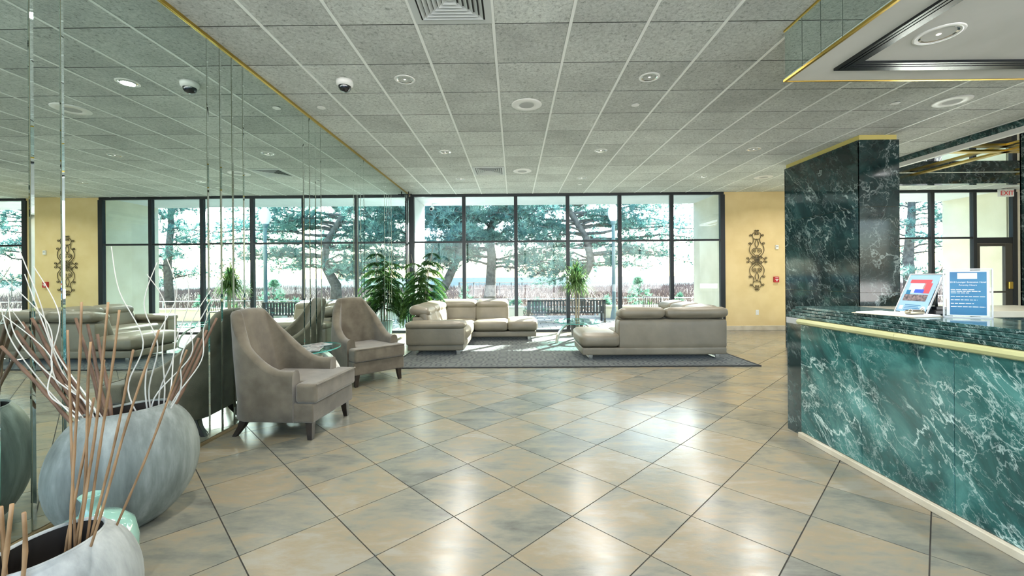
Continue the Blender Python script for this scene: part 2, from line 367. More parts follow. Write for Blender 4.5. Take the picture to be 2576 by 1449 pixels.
# ------------------------------------------------------------------ floor
floor = S(MB().box(MX-.3, RX, FY, BY, -.25, -.004).build('floor', M['grout']), 'diagonal slate-look tile floor of the lobby')
D = .6531; FX0, FY0, FR = -.0168, 1.984, -.0055
cells = []
for r_ in range(-22, 27):
    for c_ in range(-8, 24):
        cc = c_ + (.5 if r_ % 2 == 0 else 0)
        a, b = cc*D, r_*D/2
        x = FX0 + a*math.cos(FR) - b*math.sin(FR); y = FY0 + a*math.sin(FR) + b*math.cos(FR)
        if x < MX-.33 or x > RX+.3 or y > BY+.3 or y < FY-.3: continue
        cells.append((x, y))
hd = D/2 - .0042
def tile_mesh():
    poly = [(hd,0),(0,hd),(-hd,0),(0,-hd)]
    vs = [(x,y,-.012) for x,y in poly]+[(x,y,0) for x,y in poly]
    fs = [(4,5,6,7)]+[(i,(i+1)%4,4+(i+1)%4,4+i) for i in range(4)]
    return vs, fs
tv, tf = tile_mesh()
def ok_in(x, y): return x-hd > MX+.005 and y+hd < BY-.04 and y-hd > FY and x+hd < RX
ranked = sorted([(screen_rank([(x+hd,y,0),(x,y+hd,0),(x-hd,y,0),(x,y-hd,0)]) if ok_in(x,y) else -1, x, y) for x,y in cells], reverse=True)
proto = None; rest = MB()
for k,(a,x,y) in enumerate(ranked):
    if k < 300 and a > 0:
        if proto is None: o = proto = MB().add(tv, tf).build('floor_tile', M['tile'], floor)
        else: o = link_copy(proto, floor)
        o.location = (x,y,0); o.rotation_euler = (0,0,FR)
    else: rest.add(tv, tf, Matrix.Translation((x,y,0)) @ Matrix.Rotation(FR,4,'Z'))
def clip_obj(o, planes):
    b = bmesh.new(); b.from_mesh(o.data)
    for co, no in planes:
        bmesh.ops.bisect_plane(b, geom=b.verts[:]+b.edges[:]+b.faces[:], plane_co=co, plane_no=no, clear_outer=True)
    b.to_mesh(o.data); b.free()
rf = rest.build('distant_tiles', M['tile'], floor); rf['kind'] = 'stuff'; rf['label'] = 'slate-look tiles at the edges and beyond the counter'
clip_obj(rf, [((MX+.004,0,0),(-1,0,0)), ((0,BY-.03,0),(0,1,0)), ((RX,0,0),(1,0,0)), ((0,FY,0),(0,-1,0))])

# ------------------------------------------------------------------ ceiling
ceil = S(MB().box(MX-.3, RX, FY, BY+.02, H+.016, H+.3).build('ceiling', M['ceil_void']), 'dropped ceiling of fissured grey tiles')
T = .61; CX0, CY0 = -.147, 3.30
ctv = []; h_ = T/2
def ctile(x0, x1, y0, y1):
    e = .003
    vs = [(x0,y0,H+.02),(x1,y0,H+.02),(x1,y1,H+.02),(x0,y1,H+.02),(x0,y0,H+.005),(x1,y0,H+.005),(x1,y1,H+.005),(x0,y1,H+.005),(x0+e,y0+e,H),(x1-e,y0+e,H),(x1-e,y1-e,H),(x0+e,y1-e,H)]
    fs = [(11,10,9,8)]+[(4+i,4+(i+1)%4,(i+1)%4,i) for i in range(4)]+[(8+i,8+(i+1)%4,4+(i+1)%4,4+i) for i in range(4)]
    return vs, fs
cc_ = []
for i in range(-5, 23):
    for j in range(-13, 13):
        x0 = CX0+i*T+.012; x1 = CX0+(i+1)*T-.012; y0 = CY0+j*T+.0045; y1 = CY0+(j+1)*T-.0045
        if x1 < MX or x0 > RX or y0 > BY or y1 < FY: continue
        edge = x0 < MX or x1 > RX or y1 > BY or y0 < FY
        x0 = max(x0,MX); x1 = min(x1,RX); y0 = max(y0,FY); y1 = min(y1,BY)
        if (i, j) in ((-1,-1),(-1,7)): continue                    # the air diffusers sit here
        rk = screen_rank([(x0,y0,H),(x1,y0,H),(x1,y1,H),(x0,y1,H)])
        cc_.append((rk, x0,x1,y0,y1,edge))
cc_.sort(reverse=True); cp = None; crest = MB()
cv, cf = ctile(-h_+.012, h_-.012, -h_+.0045, h_-.0045)
for k,(rk,x0,x1,y0,y1,edge) in enumerate(cc_):
    if k < 300 and rk > 0:
        if edge: MB().add(*ctile(x0,x1,y0,y1)).build('ceiling_tile', M['ctile'], ceil)
        else:
            if cp is None: o = cp = MB().add(cv, cf).build('ceiling_tile', M['ctile'], ceil)
            else: o = link_copy(cp, ceil)
            o.location = ((x0+x1)/2, (y0+y1)/2, 0)
    else: crest.add(*ctile(x0,x1,y0,y1))
o = crest.build('distant_tiles', M['ctile'], ceil); o['kind'] = 'stuff'; o['label'] = 'fissured ceiling tiles out of sight'
rp = None
for i in range(-3, 22):
    x = CX0+i*T
    if rp is None: o = rp = MB().box(-.0125,.0125,FY,BY,H-.004,H+.018).build('ceiling_rail', M['rail'], ceil)
    else: o = link_copy(rp, ceil)
    o.location = (x,0,0)
M['joint'] = P('joint_shadow', (.09,.095,.085), .9, spec=.1)  # dark strips between tile rows stand in for shade in the gaps
jp = None
for j in range(-9, 12):
    if jp is None: o = jp = MB().box(MX, RX, -.0048, .0048, H+.0012, H+.018).build('joint_shade_strip', M['joint'], ceil)
    else: o = link_copy(jp, ceil)
    o.location = (0, CY0+j*T, 0)

# ------------------------------------------------------------------ left wall with mirrors
wl = S(MB().box(MX-.3, MX-.012, FY, BY+.1, 0, H+.3).build('wall_left', M['beige_wall']), 'mirror-clad side wall of the lobby')
per = 1.553; seams = []
y = 3.402 - 3*per
ys = []
while y < BY:
    ys += [y, y+.152, y+.303, y+.454]; y += per
ys = [v for v in ys if FY+.5 < v < BY-.05]
ys = [FY+.3] + ys + [BY-.03]
rnd = random.Random(3)
for a, b_ in zip(ys, ys[1:]):
    g = .0022
    narrow = (b_-a) < .3
    e = .011 if narrow else .008; th = .010
    y0, y1, z0, z1 = a+g, b_-g, .024, H-.03
    hh = (y1-y0)/2; zc = (z0+z1)/2; hz = (z1-z0)/2
    vs = [(-.012,-hh,-hz),(-.012,hh,-hz),(-.012,hh,hz),(-.012,-hh,hz),(-.006,-hh,-hz),(-.006,hh,-hz),(-.006,hh,hz),(-.006,-hh,hz),(0,-hh+e,-hz+.004),(0,hh-e,-hz+.004),(0,hh-e,hz-.004),(0,-hh+e,hz-.004)]
    fs = [(8,9,10,11)]+[(i,(i+1)%4,4+(i+1)%4,4+i) for i in range(4)]+[(4+i,4+(i+1)%4,8+(i+1)%4,8+i) for i in range(4)]
    o = MB().add(vs, fs).build('mirror_panel', M['mirror'], wl)
    o.location = (MX, (y0+y1)/2, zc)
    o.rotation_euler = (0, rnd.uniform(-.0006,.0006), rnd.uniform(-.005,.005) if narrow else rnd.uniform(-.0012,.0012))
MB().box(MX-.012, MX+.012, FY, BY-.02, H-.030, H-.001).build('brass_trim', M['brass'], wl, bevel=.003)
MB().box(MX-.012, MX+.012, FY, BY-.02, 0.0, .024).build('bottom_trim', M['trim_brown'], wl, bevel=.003)
br = thing('wall_bracket', 'small black cross-shaped bracket high in the mirror corner by the window', 'bracket', (MX+.08, 9.62, 3.245))
MB().tube([(-.08,0,0),(.08,0,0)], .010, 8).build('rod', M['black_plastic'], br); MB().tube([(0,0,-.05),(0,0,.06)], .012, 8).build('crosspiece', M['black_plastic'], br)

# ------------------------------------------------------------------ back wall
wb = S(MB().box(5.03, 6.95, BY, BY+.15, 0, H+.02).build('wall_back', M['yellow_wall']), 'yellow painted wall between the window bays')
bb = S(MB().box(5.05, 6.95, BY-.018, BY, 0, .115).build('baseboard_back', M['pale_stone'], bevel=.004), 'pale stone baseboard under the yellow wall')
def window(idx, x_list, door=None):
    root = bpy.data.objects.new('window_%d' % idx, None); C.objects.link(root); root['kind'] = 'structure'; root['label'] = 'dark-framed floor-to-ceiling window bay'
    ZB, ZT, ZM = .06, H-.015, 2.175
    y0, y1 = BY-.03, BY+.06
    MB().box(x_list[0]-.03, x_list[-1]+.03, y0, y1, ZT-.045, H+.02).build('head_frame', M['frame'], root, bevel=.004)
    MB().box(x_list[0]-.03, x_list[-1]+.03, y0, y1, 0, ZB).build('sill_frame', M['frame'], root, bevel=.004)
    for k,x in enumerate(x_list):
        wd = .042 if 0 < k < len(x_list)-1 else .055
        MB().box(x-wd, x+wd, y0, y1, ZB, ZT-.045).build('mullion', M['frame'], root, bevel=.004)
    for k,(a,b2) in enumerate(zip(x_list, x_list[1:])):
        d = door == k
        zm = ZM if not d else 2.11
        hb = .022 if not d else .07
        MB().box(a+.042, b2-.042, y0+.005, y1-.005, zm-hb, zm+hb).build('transom_bar', M['frame'], root, bevel=.003)
        MB().box(a+.035, b2-.035, BY+.008, BY+.018, zm+hb-.005, ZT-.04).build('pane', M['pane_upper'], root)
        if not d: MB().box(a+.035, b2-.035, BY+.008, BY+.018, ZB-.005, zm-hb+.005).build('pane', M['pane'], root)
    return root
window(1, [-2.44, -1.19, .055, 1.30, 2.545, 3.79, 5.0])
w2 = window(2, [6.98, 7.98, 8.99, 10.0, 11.0, 11.95], door=4)
dr = bpy.data.objects.new('door_1', None); C.objects.link(dr); dr['kind']='structure'; dr['label']='glass exit door in a dark metal frame'
for a,b2 in ((11.045,11.12),(11.72,11.905)): MB().box(a,b2,BY-.02,BY+.05,.06,2.035).build('stile', M['bind'], dr, bevel=.004)
MB().box(11.12,11.72,BY-.02,BY+.05,1.97,2.035).build('top_rail', M['bind'], dr, bevel=.004)
MB().box(11.12,11.72,BY-.02,BY+.05,.06,.28).build('bottom_rail', M['bind'], dr, bevel=.004)
MB().box(11.11,11.73,BY+.008,BY+.018,.27,1.98).build('pane', M['pane'], dr)
MB().box(11.10,11.74,BY-.06,BY-.03,.86,.90).build('push_bar', M['bind'], dr, bevel=.006)
MB().box(11.76,11.86,BY-.06,BY-.02,.95,1.12).build('handle', M['brass'], dr, bevel=.01)
S(MB().box(11.98, RX, BY, BY+.15, 0, H+.02).build('wall_back_far', M['beige_wall']), 'beige wall beside the exit door')
S(MB().box(RX, RX+.2, FY, BY+.15, 0, H+.3).build('wall_right', M['beige_wall']), 'beige side wall far beyond the reception desk')
# wall behind the camera: unseen, its openings added to let daylight into the lobby
wf = MB()
wf.box(MX-.3, RX, FY-.2, FY, 0, .06); wf.box(MX-.3, RX, FY-.2, FY, 3.2, H+.3)
for k in range(0,11): wf.box(MX+k*1.549-.04, MX+k*1.549+.04, FY-.12, FY-.04, .06, 3.2)
S(wf.build('wall_front', M['beige_wall']), 'unseen wall behind the viewer with added openings that let in daylight')

# ------------------------------------------------------------------ soffit over the desk
sof = bpy.data.objects.new('soffit', None); C.objects.link(sof); S(sof, 'boxed ceiling drop with mirrored side over the reception desk')
sx0, sy1, sz = 2.225, 3.435, 2.905
MB().box(sx0+.014, 5.6, FY+.2, sy1, sz, H).build('soffit_box', M['soffit'], sof)
for a,b2 in ((-2.2,-.8),(-.8,.6),(.6,1.75),(1.75,2.83),(2.83,3.03),(3.03,3.225),(3.225,3.43)):
    o = MB().box(-.012,0,-(b2-a)/2+.003,(b2-a)/2-.003,-(H-sz)/2+.012,(H-sz)/2-.012).build('mirror_panel', M['mirror'], sof, bevel=.002, seg=1)
    o.location = (sx0+.013,(a+b2)/2,(H+sz)/2)
MB().box(sx0-.006, sx0+.016, FY+.2, sy1+.006, sz-.006, sz+.014).build('brass_trim', M['brass'], sof, bevel=.002)
MB().box(sx0+.016, 5.6, sy1-.012, sy1+.006, sz-.006, sz+.014).build('brass_trim', M['brass'], sof, bevel=.002)
MB().box(sx0-.006, sx0+.016, FY+.2, sy1, H-.016, H-.001).build('brass_trim', M['brass'], sof, bevel=.002)
# ridged black moulding: a run along the side and one along the end, each ridge its own step
for k in range(5):
    i0 = .245 + k*.024
    MB().prism([(sx0+i0, FY+.4),(sx0+i0+.020, FY+.4),(sx0+i0+.020, sy1-i0-.020+.04),(sx0+i0, sy1-i0+.04)], sz-.024+.003*abs(k-2), sz).build('ridge', M['black_lacquer'], sof)
    MB().prism([(sx0+i0, sy1-i0+.04),(sx0+i0+.020, sy1-i0-.020+.04),(5.4, sy1-i0-.020+.04),(5.4, sy1-i0+.04)], sz-.024+.003*abs(k-2), sz).build('ridge', M['black_lacquer'], sof)

# ------------------------------------------------------------------ pillars
def pillar(label, x0, x1, y0, y1, ztop, cols_y, rows, cols_x=None):
    root = bpy.data.objects.new('pillar', None); C.objects.link(root); S(root, label)
    MB().box(x0+.02, x1-.02, y0+.02, y1-.02, 0, H).build('core', M['gold_paint'], root)
    for a,b2 in zip(cols_y, cols_y[1:]):
        for c,d in zip(rows, rows[1:]):
            MB().box(x0, x0+.02, a+.0012, b2-.0012, c+.0012, d-.0012).build('marble_slab', M['marble_pillar'], root, bevel=.0012, seg=1)
            MB().box(x1-.02, x1, a+.0012, b2-.0012, c+.0012, d-.0012).build('marble_slab', M['marble_pillar'], root, bevel=.0012, seg=1)
    for c,d in zip(rows, rows[1:]):
        MB().box(x0, x1, y0, y0+.02, c+.0012, d-.0012).build('marble_slab', M['marble_pillar'], root, bevel=.0012, seg=1)
        MB().box(x0, x1, y1-.02, y1, c+.0012, d-.0012).build('marble_slab', M['marble_pillar'], root, bevel=.0012, seg=1)
    return root
pillar('dark green marble pillar beside the yellow wall', 4.95, 5.525, 6.01, 7.66, 3.25, [6.01,6.57,7.15,7.66], [0,1.06,2.285,3.25])
pillar('dark green marble pillar at the edge of the reception area', 7.1, 8.1, 5.5, 5.9, 3.32, [5.5,5.9], [0,1.06,2.285,3.32])

# mirrored coffer beyond the desk
cof = bpy.data.objects.new('ceiling_coffer', None); C.objects.link(cof); S(cof, 'mirrored ceiling coffer framed in green marble beyond the desk')
MB().box(6.61, 6.66, 3.8, 8.2, 3.225, H).build('marble_fascia', M['marble_edge'], cof)
MB().box(6.60, 6.66, 3.8, 8.2, 3.155, 3.225).build('white_fascia', M['white'], cof)
MB().box(6.72, 11.6, 8.0, 8.14, 3.035, 3.24).build('marble_beam', M['marble_pillar'], cof)
MB().box(6.66, 11.6, 3.8, 8.0, 3.25, 3.31).build('dark_mirror', M['dark_mirror'], cof)
MB().box(6.72, 11.6, 6.44, 6.55, 3.19, 3.22).build('brass_bar', M['brass'], cof)
MB().box(7.55, 7.66, 3.8, 8.0, 3.19, 3.22).build('brass_bar', M['brass'], cof)
MB().box(9.55, 9.66, 3.8, 8.0, 3.19, 3.22).build('brass_bar', M['brass'], cof)

# ------------------------------------------------------------------ reception counter
ct = thing('reception_counter', 'green marble reception counter with stepped slab edge and pale rail', 'counter', (2.335, 0, 0))
MB().box(.05, .55, -2.0, 3.60, 0, .955).build('core', M['marble_pillar'], ct)
for a,b2 in ((-2.0,-.1),(-.1,.95),(.95,1.64),(1.64,2.236),(2.236,2.83),(2.83,3.425)):
    MB().box(0, .02, a+.0015, b2-.0015, .045, .915).build('marble_panel', M['marble_counter'], ct, bevel=.0012, seg=1)
MB().box(.018, .045, 3.428, 3.62, 0, .915).build('end_panel', M['marble_pillar'], ct, bevel=.0015, seg=1)
MB().box(.045, .55, 3.60, 3.62, 0, .955).build('end_panel', M['marble_pillar'], ct, bevel=.0015, seg=1)
b = MB()
prof = [(.03,.915),(-.015,.918),(-.032,.926),(-.037,.942),(-.030,.958),(-.010,.965),(.03,.967)]
for a,b2 in ((-2.0,.35),(.352,1.55),(1.552,2.55),(2.552,3.425)):
    vs = [(x,a,z) for x,z in prof]+[(x,b2,z) for x,z in prof]; n=len(prof)
    MB().add(vs, [tuple(range(n)), tuple(range(2*n-1,n-1,-1))]+[(i,n+i,n+(i+1)%n,(i+1)%n) for i in range(n)]).build('rail_moulding', M['rail_stone'], ct)
MB().box(-.010,.06,3.427,3.59,.915,.966).build('rail_end', M['grille'], ct, bevel=.003)
for k,(x0,z0,z1) in enumerate(((-.012,.967,.988),(.022,.988,1.009),(.056,1.009,1.030),(.090,1.030,1.051))):
    MB().box(x0, .58, -2.0, 3.585+k*.012, z0+.0008, z1).build('top_slab', M['marble_edge'], ct, bevel=.003)
MB().box(-.028, .02, -2.0, 3.425, 0, .042).build('plinth', M['pale_stone'], ct, bevel=.004)
# back desk behind the counter
bd = thing('back_desk', 'low desk behind the counter with pale top and dark marble front', 'desk', (6.3, 5.5, 0))
MB().box(-1.85, .76, -.42, .44, 0, .79).build('body', M['marble_pillar'], bd)
MB().box(-1.9, .79, -.46, .46, .79, .87).build('desk_top', M['desk'], bd, bevel=.008)
MB().box(-.55, -.30, -.1, .1, .871, .99).build('equipment_box', M['wood_orange'], bd, bevel=.005)

# ------------------------------------------------------------------ things on the counter
CT = 1.0515
def plate(mat, w0, w1, h0, h1, off=0.0, th=.0008): return MB().box(w0,w1,-off-th,-off,h0,h1), mat
# tilted sign: local x along width, z up, faces -y
def sign(name, label, loc, rz, lean, W_, H_):
    t = thing(name, label, 'sign', loc, rz)
    Mx = Matrix.Rotation(-lean, 4, 'X')
    def part(nm, mat, x0,x1,z0,z1,y0,y1):
        vs = MB().box(x0,x1,y0,y1,z0,z1,Mx); return vs.build(nm, mat, t)
    part('acrylic_panel', M['acrylic'], -W_/2, W_/2, .004, H_, -.003, .003)
    b = MB().box(-W_/2, W_/2, -.004, .09, 0, .004); b.build('foot', M['acrylic'], t)
    for (x0,x1,z0,z1) in ((-W_/2,-W_/2+.006,.0,H_),(W_/2-.006,W_/2,.0,H_),(-W_/2,W_/2,H_-.006,H_),(-W_/2,W_/2,.0,.006)):
        part('acrylic_edge', M['print_grey'], x0,x1,z0,z1,-.0042,.0042)
    return t, part
s1, part = sign('tilted_sign', 'leaning clear acrylic sign with a red and blue notice', (2.70, 2.87, CT), -PI/2, math.radians(24), .235, .295)
part('sheet', M['pale_blue'], -.105,.105,.012,.285,-.0046,-.0034)
part('red_banner', M['print_red'], -.085,.062,.225,.250,-.0052,-.0046)
part('red_panel', M['print_red'], .02,.075,.150,.225,-.0052,-.0046)
part('print_block', M['print_grey'], -.075,.03,.150,.222,-.0052,-.0046)
part('blue_badge', M['print_blue'], -.03,.035,.152,.178,-.0058,-.0052)
part('screen_picture', M['blue_sheet'], -.085,-.055,.140,.172,-.0058,-.0052)
part('photo_strip', M['print_dark'], -.090,.075,.092,.140,-.0052,-.0046)
for k in range(4): part('text_line', M['blue_sheet'], -.055,.055-.012*(k%2),.060-.012*k,.064-.012*k,-.0052,-.0046)
part('logo', M['print_grey'], -.092,-.064,.028,.056,-.0052,-.0046)
def disc(t, Mx, x, z, r, y, mat, nm):
    b = MB(); n=20
    b.add([(x+r*math.cos(2*PI*k/n), y, z+r*math.sin(2*PI*k/n)) for k in range(n)], [tuple(range(n))], Mx); b.build(nm, mat, t)
disc(s1, Matrix.Rotation(-math.radians(24),4,'X'), .078, .040, .016, -.0052, M['print_grey'], 'round_seal')
s2, part = sign('blue_sign', 'upright clear acrylic sign holding a blue sheet with white lettering', (2.765, 2.565, CT), math.atan2(-.11,.18), 0.0, .215, .300)
part('sheet', M['paper'], -.092,.092,.012,.288,-.0046,-.0034)
part('blue_print', M['blue_sheet'], -.078,.080,.018,.280,-.0050,-.0046)
part('logo', M['print_grey'], -.045,.040,.238,.274,-.0054,-.0050)
def text(t, s, x, z, size, y=-.0056, align='CENTER', mat='white_gloss', bold=0):
    cu = bpy.data.curves.new('lettering','FONT'); cu.body = s; cu.size = size; cu.align_x = align; cu.extrude = .0002
    if bold: cu.offset = bold
    tmp = bpy.data.objects.new('lettering_curve', cu); C.objects.link(tmp)
    me = bpy.data.meshes.new_from_object(tmp.evaluated_get(bpy.context.evaluated_depsgraph_get()))
    bpy.data.objects.remove(tmp); bpy.data.curves.remove(cu); me.name = 'lettering'; me.materials.clear(); me.materials.append(M[mat])
    o = bpy.data.objects.new('lettering', me); C.objects.link(o); o.parent = t
    o.location = (x,y,z); o.rotation_euler = (PI/2,0,0); return o
text(s2, '2018 Lounger Extension Hotel', .0, .214, .0125); text(s2, 'Amenity Hours', .0, .196, .0125)
rl = random.Random(5)
for z,w_ in ((.170,.105),(.160,.128),(.150,.080),(.128,.150),(.108,.115),(.086,.10),(.066,.15)):
    x = -.074
    while x < -.074+w_:
        ww = rl.uniform(.010,.026); part('text_line', M['white_gloss'], x, min(x+ww,-.074+w_), z, z+.0035, -.0054, -.0050); x += ww+.004
# clipboard with paper and two rings
cb = thing('clipboard', 'clear clipboard with papers and a metal clip lying on the counter', 'clipboard', (2.535, 2.80, CT), math.radians(-77))
MB().box(-.19,.19,-.12,.12,0,.004).build('board', M['pale_stone'], cb, bevel=.001)
MB().box(-.17,.185,-.108,.108,.004,.012).build('paper_stack', M['paper'], cb)
MB().cushion((.115,0,.026),(.05,.11,.026),.01,.004).build('clip', M['clip_metal'], cb, smooth=True)
for s_ in (-1,1): MB().tube([(.125+.010*math.cos(a), s_*.05, .034+.013*math.sin(a)) for a in [k*2*PI/16 for k in range(17)]], .0022, 6).build('ring', M['chrome'], cb, smooth=True)
# two-way radios in a charger
rd = thing('two_way_radio', 'black two-way radio with tall antenna in a charger behind the clipboard', 'radio', (2.812, 2.80, CT))
MB().box(-.05,.07,-.04,.04,0,.032).build('charger_base', M['black_plastic'], rd, bevel=.006)
MB().box(-.02,.03,-.018,.018,.03,.055).build('body', M['black_plastic'], rd, bevel=.005)
MB().tube([(.0,0,.05),(.001,0,.085),(.006,0,.185)], [.008,.006,.0035], 8).build('antenna', M['black_plastic'], rd, smooth=True)
for x in (-.04,.05,.062): MB().tube([(x,.0,.03),(x,.0,.05)], .006, 8).build('knob', M['black_plastic'], rd)

# ------------------------------------------------------------------ fittings on the yellow wall
al = thing('fire_alarm', 'red fire alarm pull station on the yellow wall', 'alarm', (6.265, BY, 1.215))
MB().box(-.058,.058,-.05,0,-.068,.068).build('body', M['red'], al, bevel=.006)
MB().box(-.038,.038,-.054,-.05,-.005,.012).build('pull_bar', M['white_gloss'], al); MB().box(-.012,.012,-.054,-.05,-.038,-.005).build('pull_stem', M['white_gloss'], al)
MB().box(-.036,.036,-.053,-.05,.034,.048).build('label_strip', M['white_gloss'], al)
th_ = thing('thermostat', 'small white thermostat on the yellow wall', 'thermostat', (6.29, BY, 1.99))
MB().box(-.035,.035,-.035,0,-.052,.052).build('body', M['white_gloss'], th_, bevel=.006); MB().box(-.022,.022,-.038,-.034,.0,.03).build('display', M['grille'], th_)
ou = thing('wall_outlet', 'white power outlet low on the yellow wall', 'outlet', (5.82, BY, .43))
MB().box(-.037,.037,-.007,0,-.06,.06).build('plate', M['white_gloss'], ou, bevel=.003)
for z in (-.025,.025): MB().box(-.017,.017,-.010,-.006,z-.014,z+.014).build('socket', M['white'], ou, bevel=.004)
ex = thing('exit_sign', 'white exit sign with red letters hanging over the glass door', 'sign', (11.62, BY-.12, 3.13))
MB().box(-.165,.165,-.03,.03,0,.17).build('housing', M['white_gloss'], ex, bevel=.006)
MB().tube([(0,0,.17),(0,0,.19)], .02, 8).build('mount', M['white_gloss'], ex)
text(ex, 'EXIT', .0, .028, .155, y=-.0315, mat='exit_red', bold=.002)

# wrought-iron scroll
art = thing('wall_scroll', 'tall bronze wrought-iron scroll ornament on the yellow wall', 'wall art', (5.81, BY-.02, .95))
def spiral(cx, cz, r0, r1, a0, turns, n=18):
    return [(cx+(r0+(r1-r0)*k/n)*math.cos(a0+turns*2*PI*k/n), 0, cz+(r0+(r1-r0)*k/n)*math.sin(a0+turns*2*PI*k/n)) for k in range(n+1)]
def smooth_path(pts, n=8):
    P_ = [Vector((x,0,z)) for x,z in pts]; out = []
    for i in range(len(P_)-1):
        p0,p1,p2,p3 = P_[max(i-1,0)],P_[i],P_[i+1],P_[min(i+2,len(P_)-1)]
        for k in range(n):
            t = k/n
            out.append(.5*((2*p1)+(-p0+p2)*t+(2*p0-5*p1+4*p2-p3)*t*t+(-p0+3*p1-3*p2+p3)*t**3))
    out.append(P_[-1]); return out
half = [ # (x, z) in metres from the centre, upper half
    [(.0,.0),(.03,.06),(.10,.12),(.165,.22),(.17,.32),(.14,.41),(.09,.47),(.075,.56),(.095,.63),(.10,.68),(.075,.73),(.0,.755)],
    [(.04,.02),(.02,.08),(.05,.14),(.105,.20),(.11,.27),(.07,.315),(.0,.31)],
    [(.0,.33),(.035,.40),(.04,.46),(.02,.53),(.0,.575)],
    [(-.095,.60),(-.05,.57),(.0,.562),(.05,.57),(.095,.60)],
    [(.0,.14),(.05,.10),(.12,.075),(.17,.03),(.20,.0)],
]
spir = [(.045,.245,.045,.012,PI*.7,-1.2),(.165,.445,.035,.010,PI*1.1,-1.3),(.145,.665,.032,.010,PI*1.1,-1.3),(.095,.06,.045,.012,PI*.3,1.2),(.03,.79,.028,.008,PI*1.2,-1.3),(.22,.05,.032,.010,PI*1.2,-1.2),(.03,.70,.026,.008,PI*.3,1.1)]
for sz_ in (1,-1):
    for sx_ in (1,-1):
        for pth in half:
            q = smooth_path(pth); MB().tube([(p.x*sx_,0,.733+p.z*.885*sz_) for p in q], .0075, 6).build('scroll_bar', M['iron'], art, smooth=True)
        for a in spir:
            MB().tube([(p[0]*sx_,0,.733+p[2]*.885*sz_) for p in spiral(*a)], .007, 6).build('scroll_curl', M['iron'], art, smooth=True)
for k in range(6):
    a = k*PI/3; MB().cushion((.035*math.cos(a),-.01,.733+.035*math.sin(a)),(.05,.016,.05),.02,.004,n=5).build('rosette_petal', M['iron'], art, smooth=True)

# ------------------------------------------------------------------ ceiling fittings
def downlight(label, loc, z=H, grp='recessed downlights in the tiled ceiling', power=DOWNLIGHT_W):
    t = thing('downlight', label, 'downlight', (loc[0],loc[1],z), 0, grp); return t
def dl_parts(t):
    MB().lathe([(.078,.0),(.079,-.004),(.100,-.005),(.104,-.002),(.104,.0)], 32).build('trim_ring', M['white_gloss'], t, smooth=True)
    MB().lathe([(.079,-.003),(.066,.001),(.045,.005),(.018,.007),(.0,.0072)], 22).build('reflector', M['silver'], t, smooth=False)
    MB().lathe([(.0,-.004),(.008,-.003),(.013,.002),(.012,.007)], 16).build('bulb', M['bulb'], t, smooth=True)
def lamp_at(x, y, z, pw):
    l = bpy.data.lights.new('downlight_lamp','AREA'); l.shape='DISK'; l.size=.12; l.energy=pw; l.color=(1,.96,.9); l.spread=math.radians(150)
    o = bpy.data.objects.new('downlight_lamp', l); C.objects.link(o); o.location=(x,y,z-.012); return o
DL = [(-1.085,4.215,'downlight in the ceiling near the dome camera and the mirror wall'),(1.378,4.215,'downlight in the ceiling between the big speaker disc and the desk soffit'),
      (-1.08,6.66,'downlight over the left sofa, second row from the window'),(1.40,6.66,'downlight in the second row from the window, middle one'),(3.82,6.66,'downlight in the second row from the window, nearest the marble pillar'),
      (-1.06,8.49,'downlight in the row nearest the window, beside the air diffuser'),(1.39,8.49,'downlight in the row nearest the window, middle one'),(3.82,8.49,'downlight in the row nearest the window, close to the yellow wall')]
first = None
for x,y,lb in DL:
    if first is None: first = downlight(lb, (x,y)); dl_parts(first)
    else: dup(first, (x,y,H), 0, lb)
    lamp_at(x, y, H, DOWNLIGHT_W)
d = dup(first, (2.82,2.78,sz), 0, 'downlight in the white soffit panel over the desk', 'soffit downlight'); d.scale = (1.25,1.25,1.25); lamp_at(2.82,2.78,sz,DOWNLIGHT_W*.9)
for x,y in ((-1.08,1.77),(1.38,1.77),(-1.08,-.67),(1.38,-.67),(6.2,4.6),(6.2,8.6),(9.8,9.2),(11.2,5.0),(8.6,1.8)):  # unseen extra downlights, added to brighten the room
    dup(first, (x,y,H), 0, 'added recessed downlight out of view, brightening the room', 'added downlights out of view'); lamp_at(x,y,H,DOWNLIGHT_W)
# speakers
def speaker(label, loc):
    t = thing('ceiling_speaker', label, 'speaker', (*loc,H), 0, 'round ceiling speakers')
    MB().lathe([(.0,-.0),(.175,-.0),(.175,-.004),(.165,-.010),(.088,-.012),(.084,-.008)], 40).build('rim', M['white'], t, smooth=True)
    MB().lathe([(.086,-.0085),(.04,-.013),(.0,-.014)], 32).build('grille', M['grille'], t, smooth=True)
    return t
sp = speaker('round white ceiling speaker in the foreground, centre of the ceiling', (.163,4.855))
dup(sp,(.172,7.89,H),0,'round white ceiling speaker beside the far air diffuser'); dup(sp,(5.09,4.87,H),0,'round white ceiling speaker between the soffit and the coffer'); dup(sp,(5.10,8.55,H),0,'round white ceiling speaker near the yellow wall')
# sprinkler covers
def sprink(label, loc):
    t = thing('sprinkler_cover', label, 'sprinkler', (*loc,H), 0, 'round sprinkler covers')
    MB().lathe([(.0,-.012),(.042,-.012),(.046,-.009),(.046,-.006)], 24).build('cap', M['white'], t, smooth=False)
    MB().lathe([(.030,-.006),(.030,.004)], 20).build('cup', M['grille'], t); return t
sk = sprink('small white sprinkler cap beside the mirror wall, in line with the centre speaker', (-2.23,4.87))
dup(sk,(1.43,4.88,H),0,'small white sprinkler cap between the centre speaker and the soffit'); dup(sk,(4.46,4.90,H),0,'small white sprinkler cap beside the speaker near the coffer'); dup(sk,(-2.2,9.06,H),0,'small white sprinkler cap in the corner by mirror and window'); dup(sk,(1.44,9.06,H),0,'small white sprinkler cap by the middle of the window')
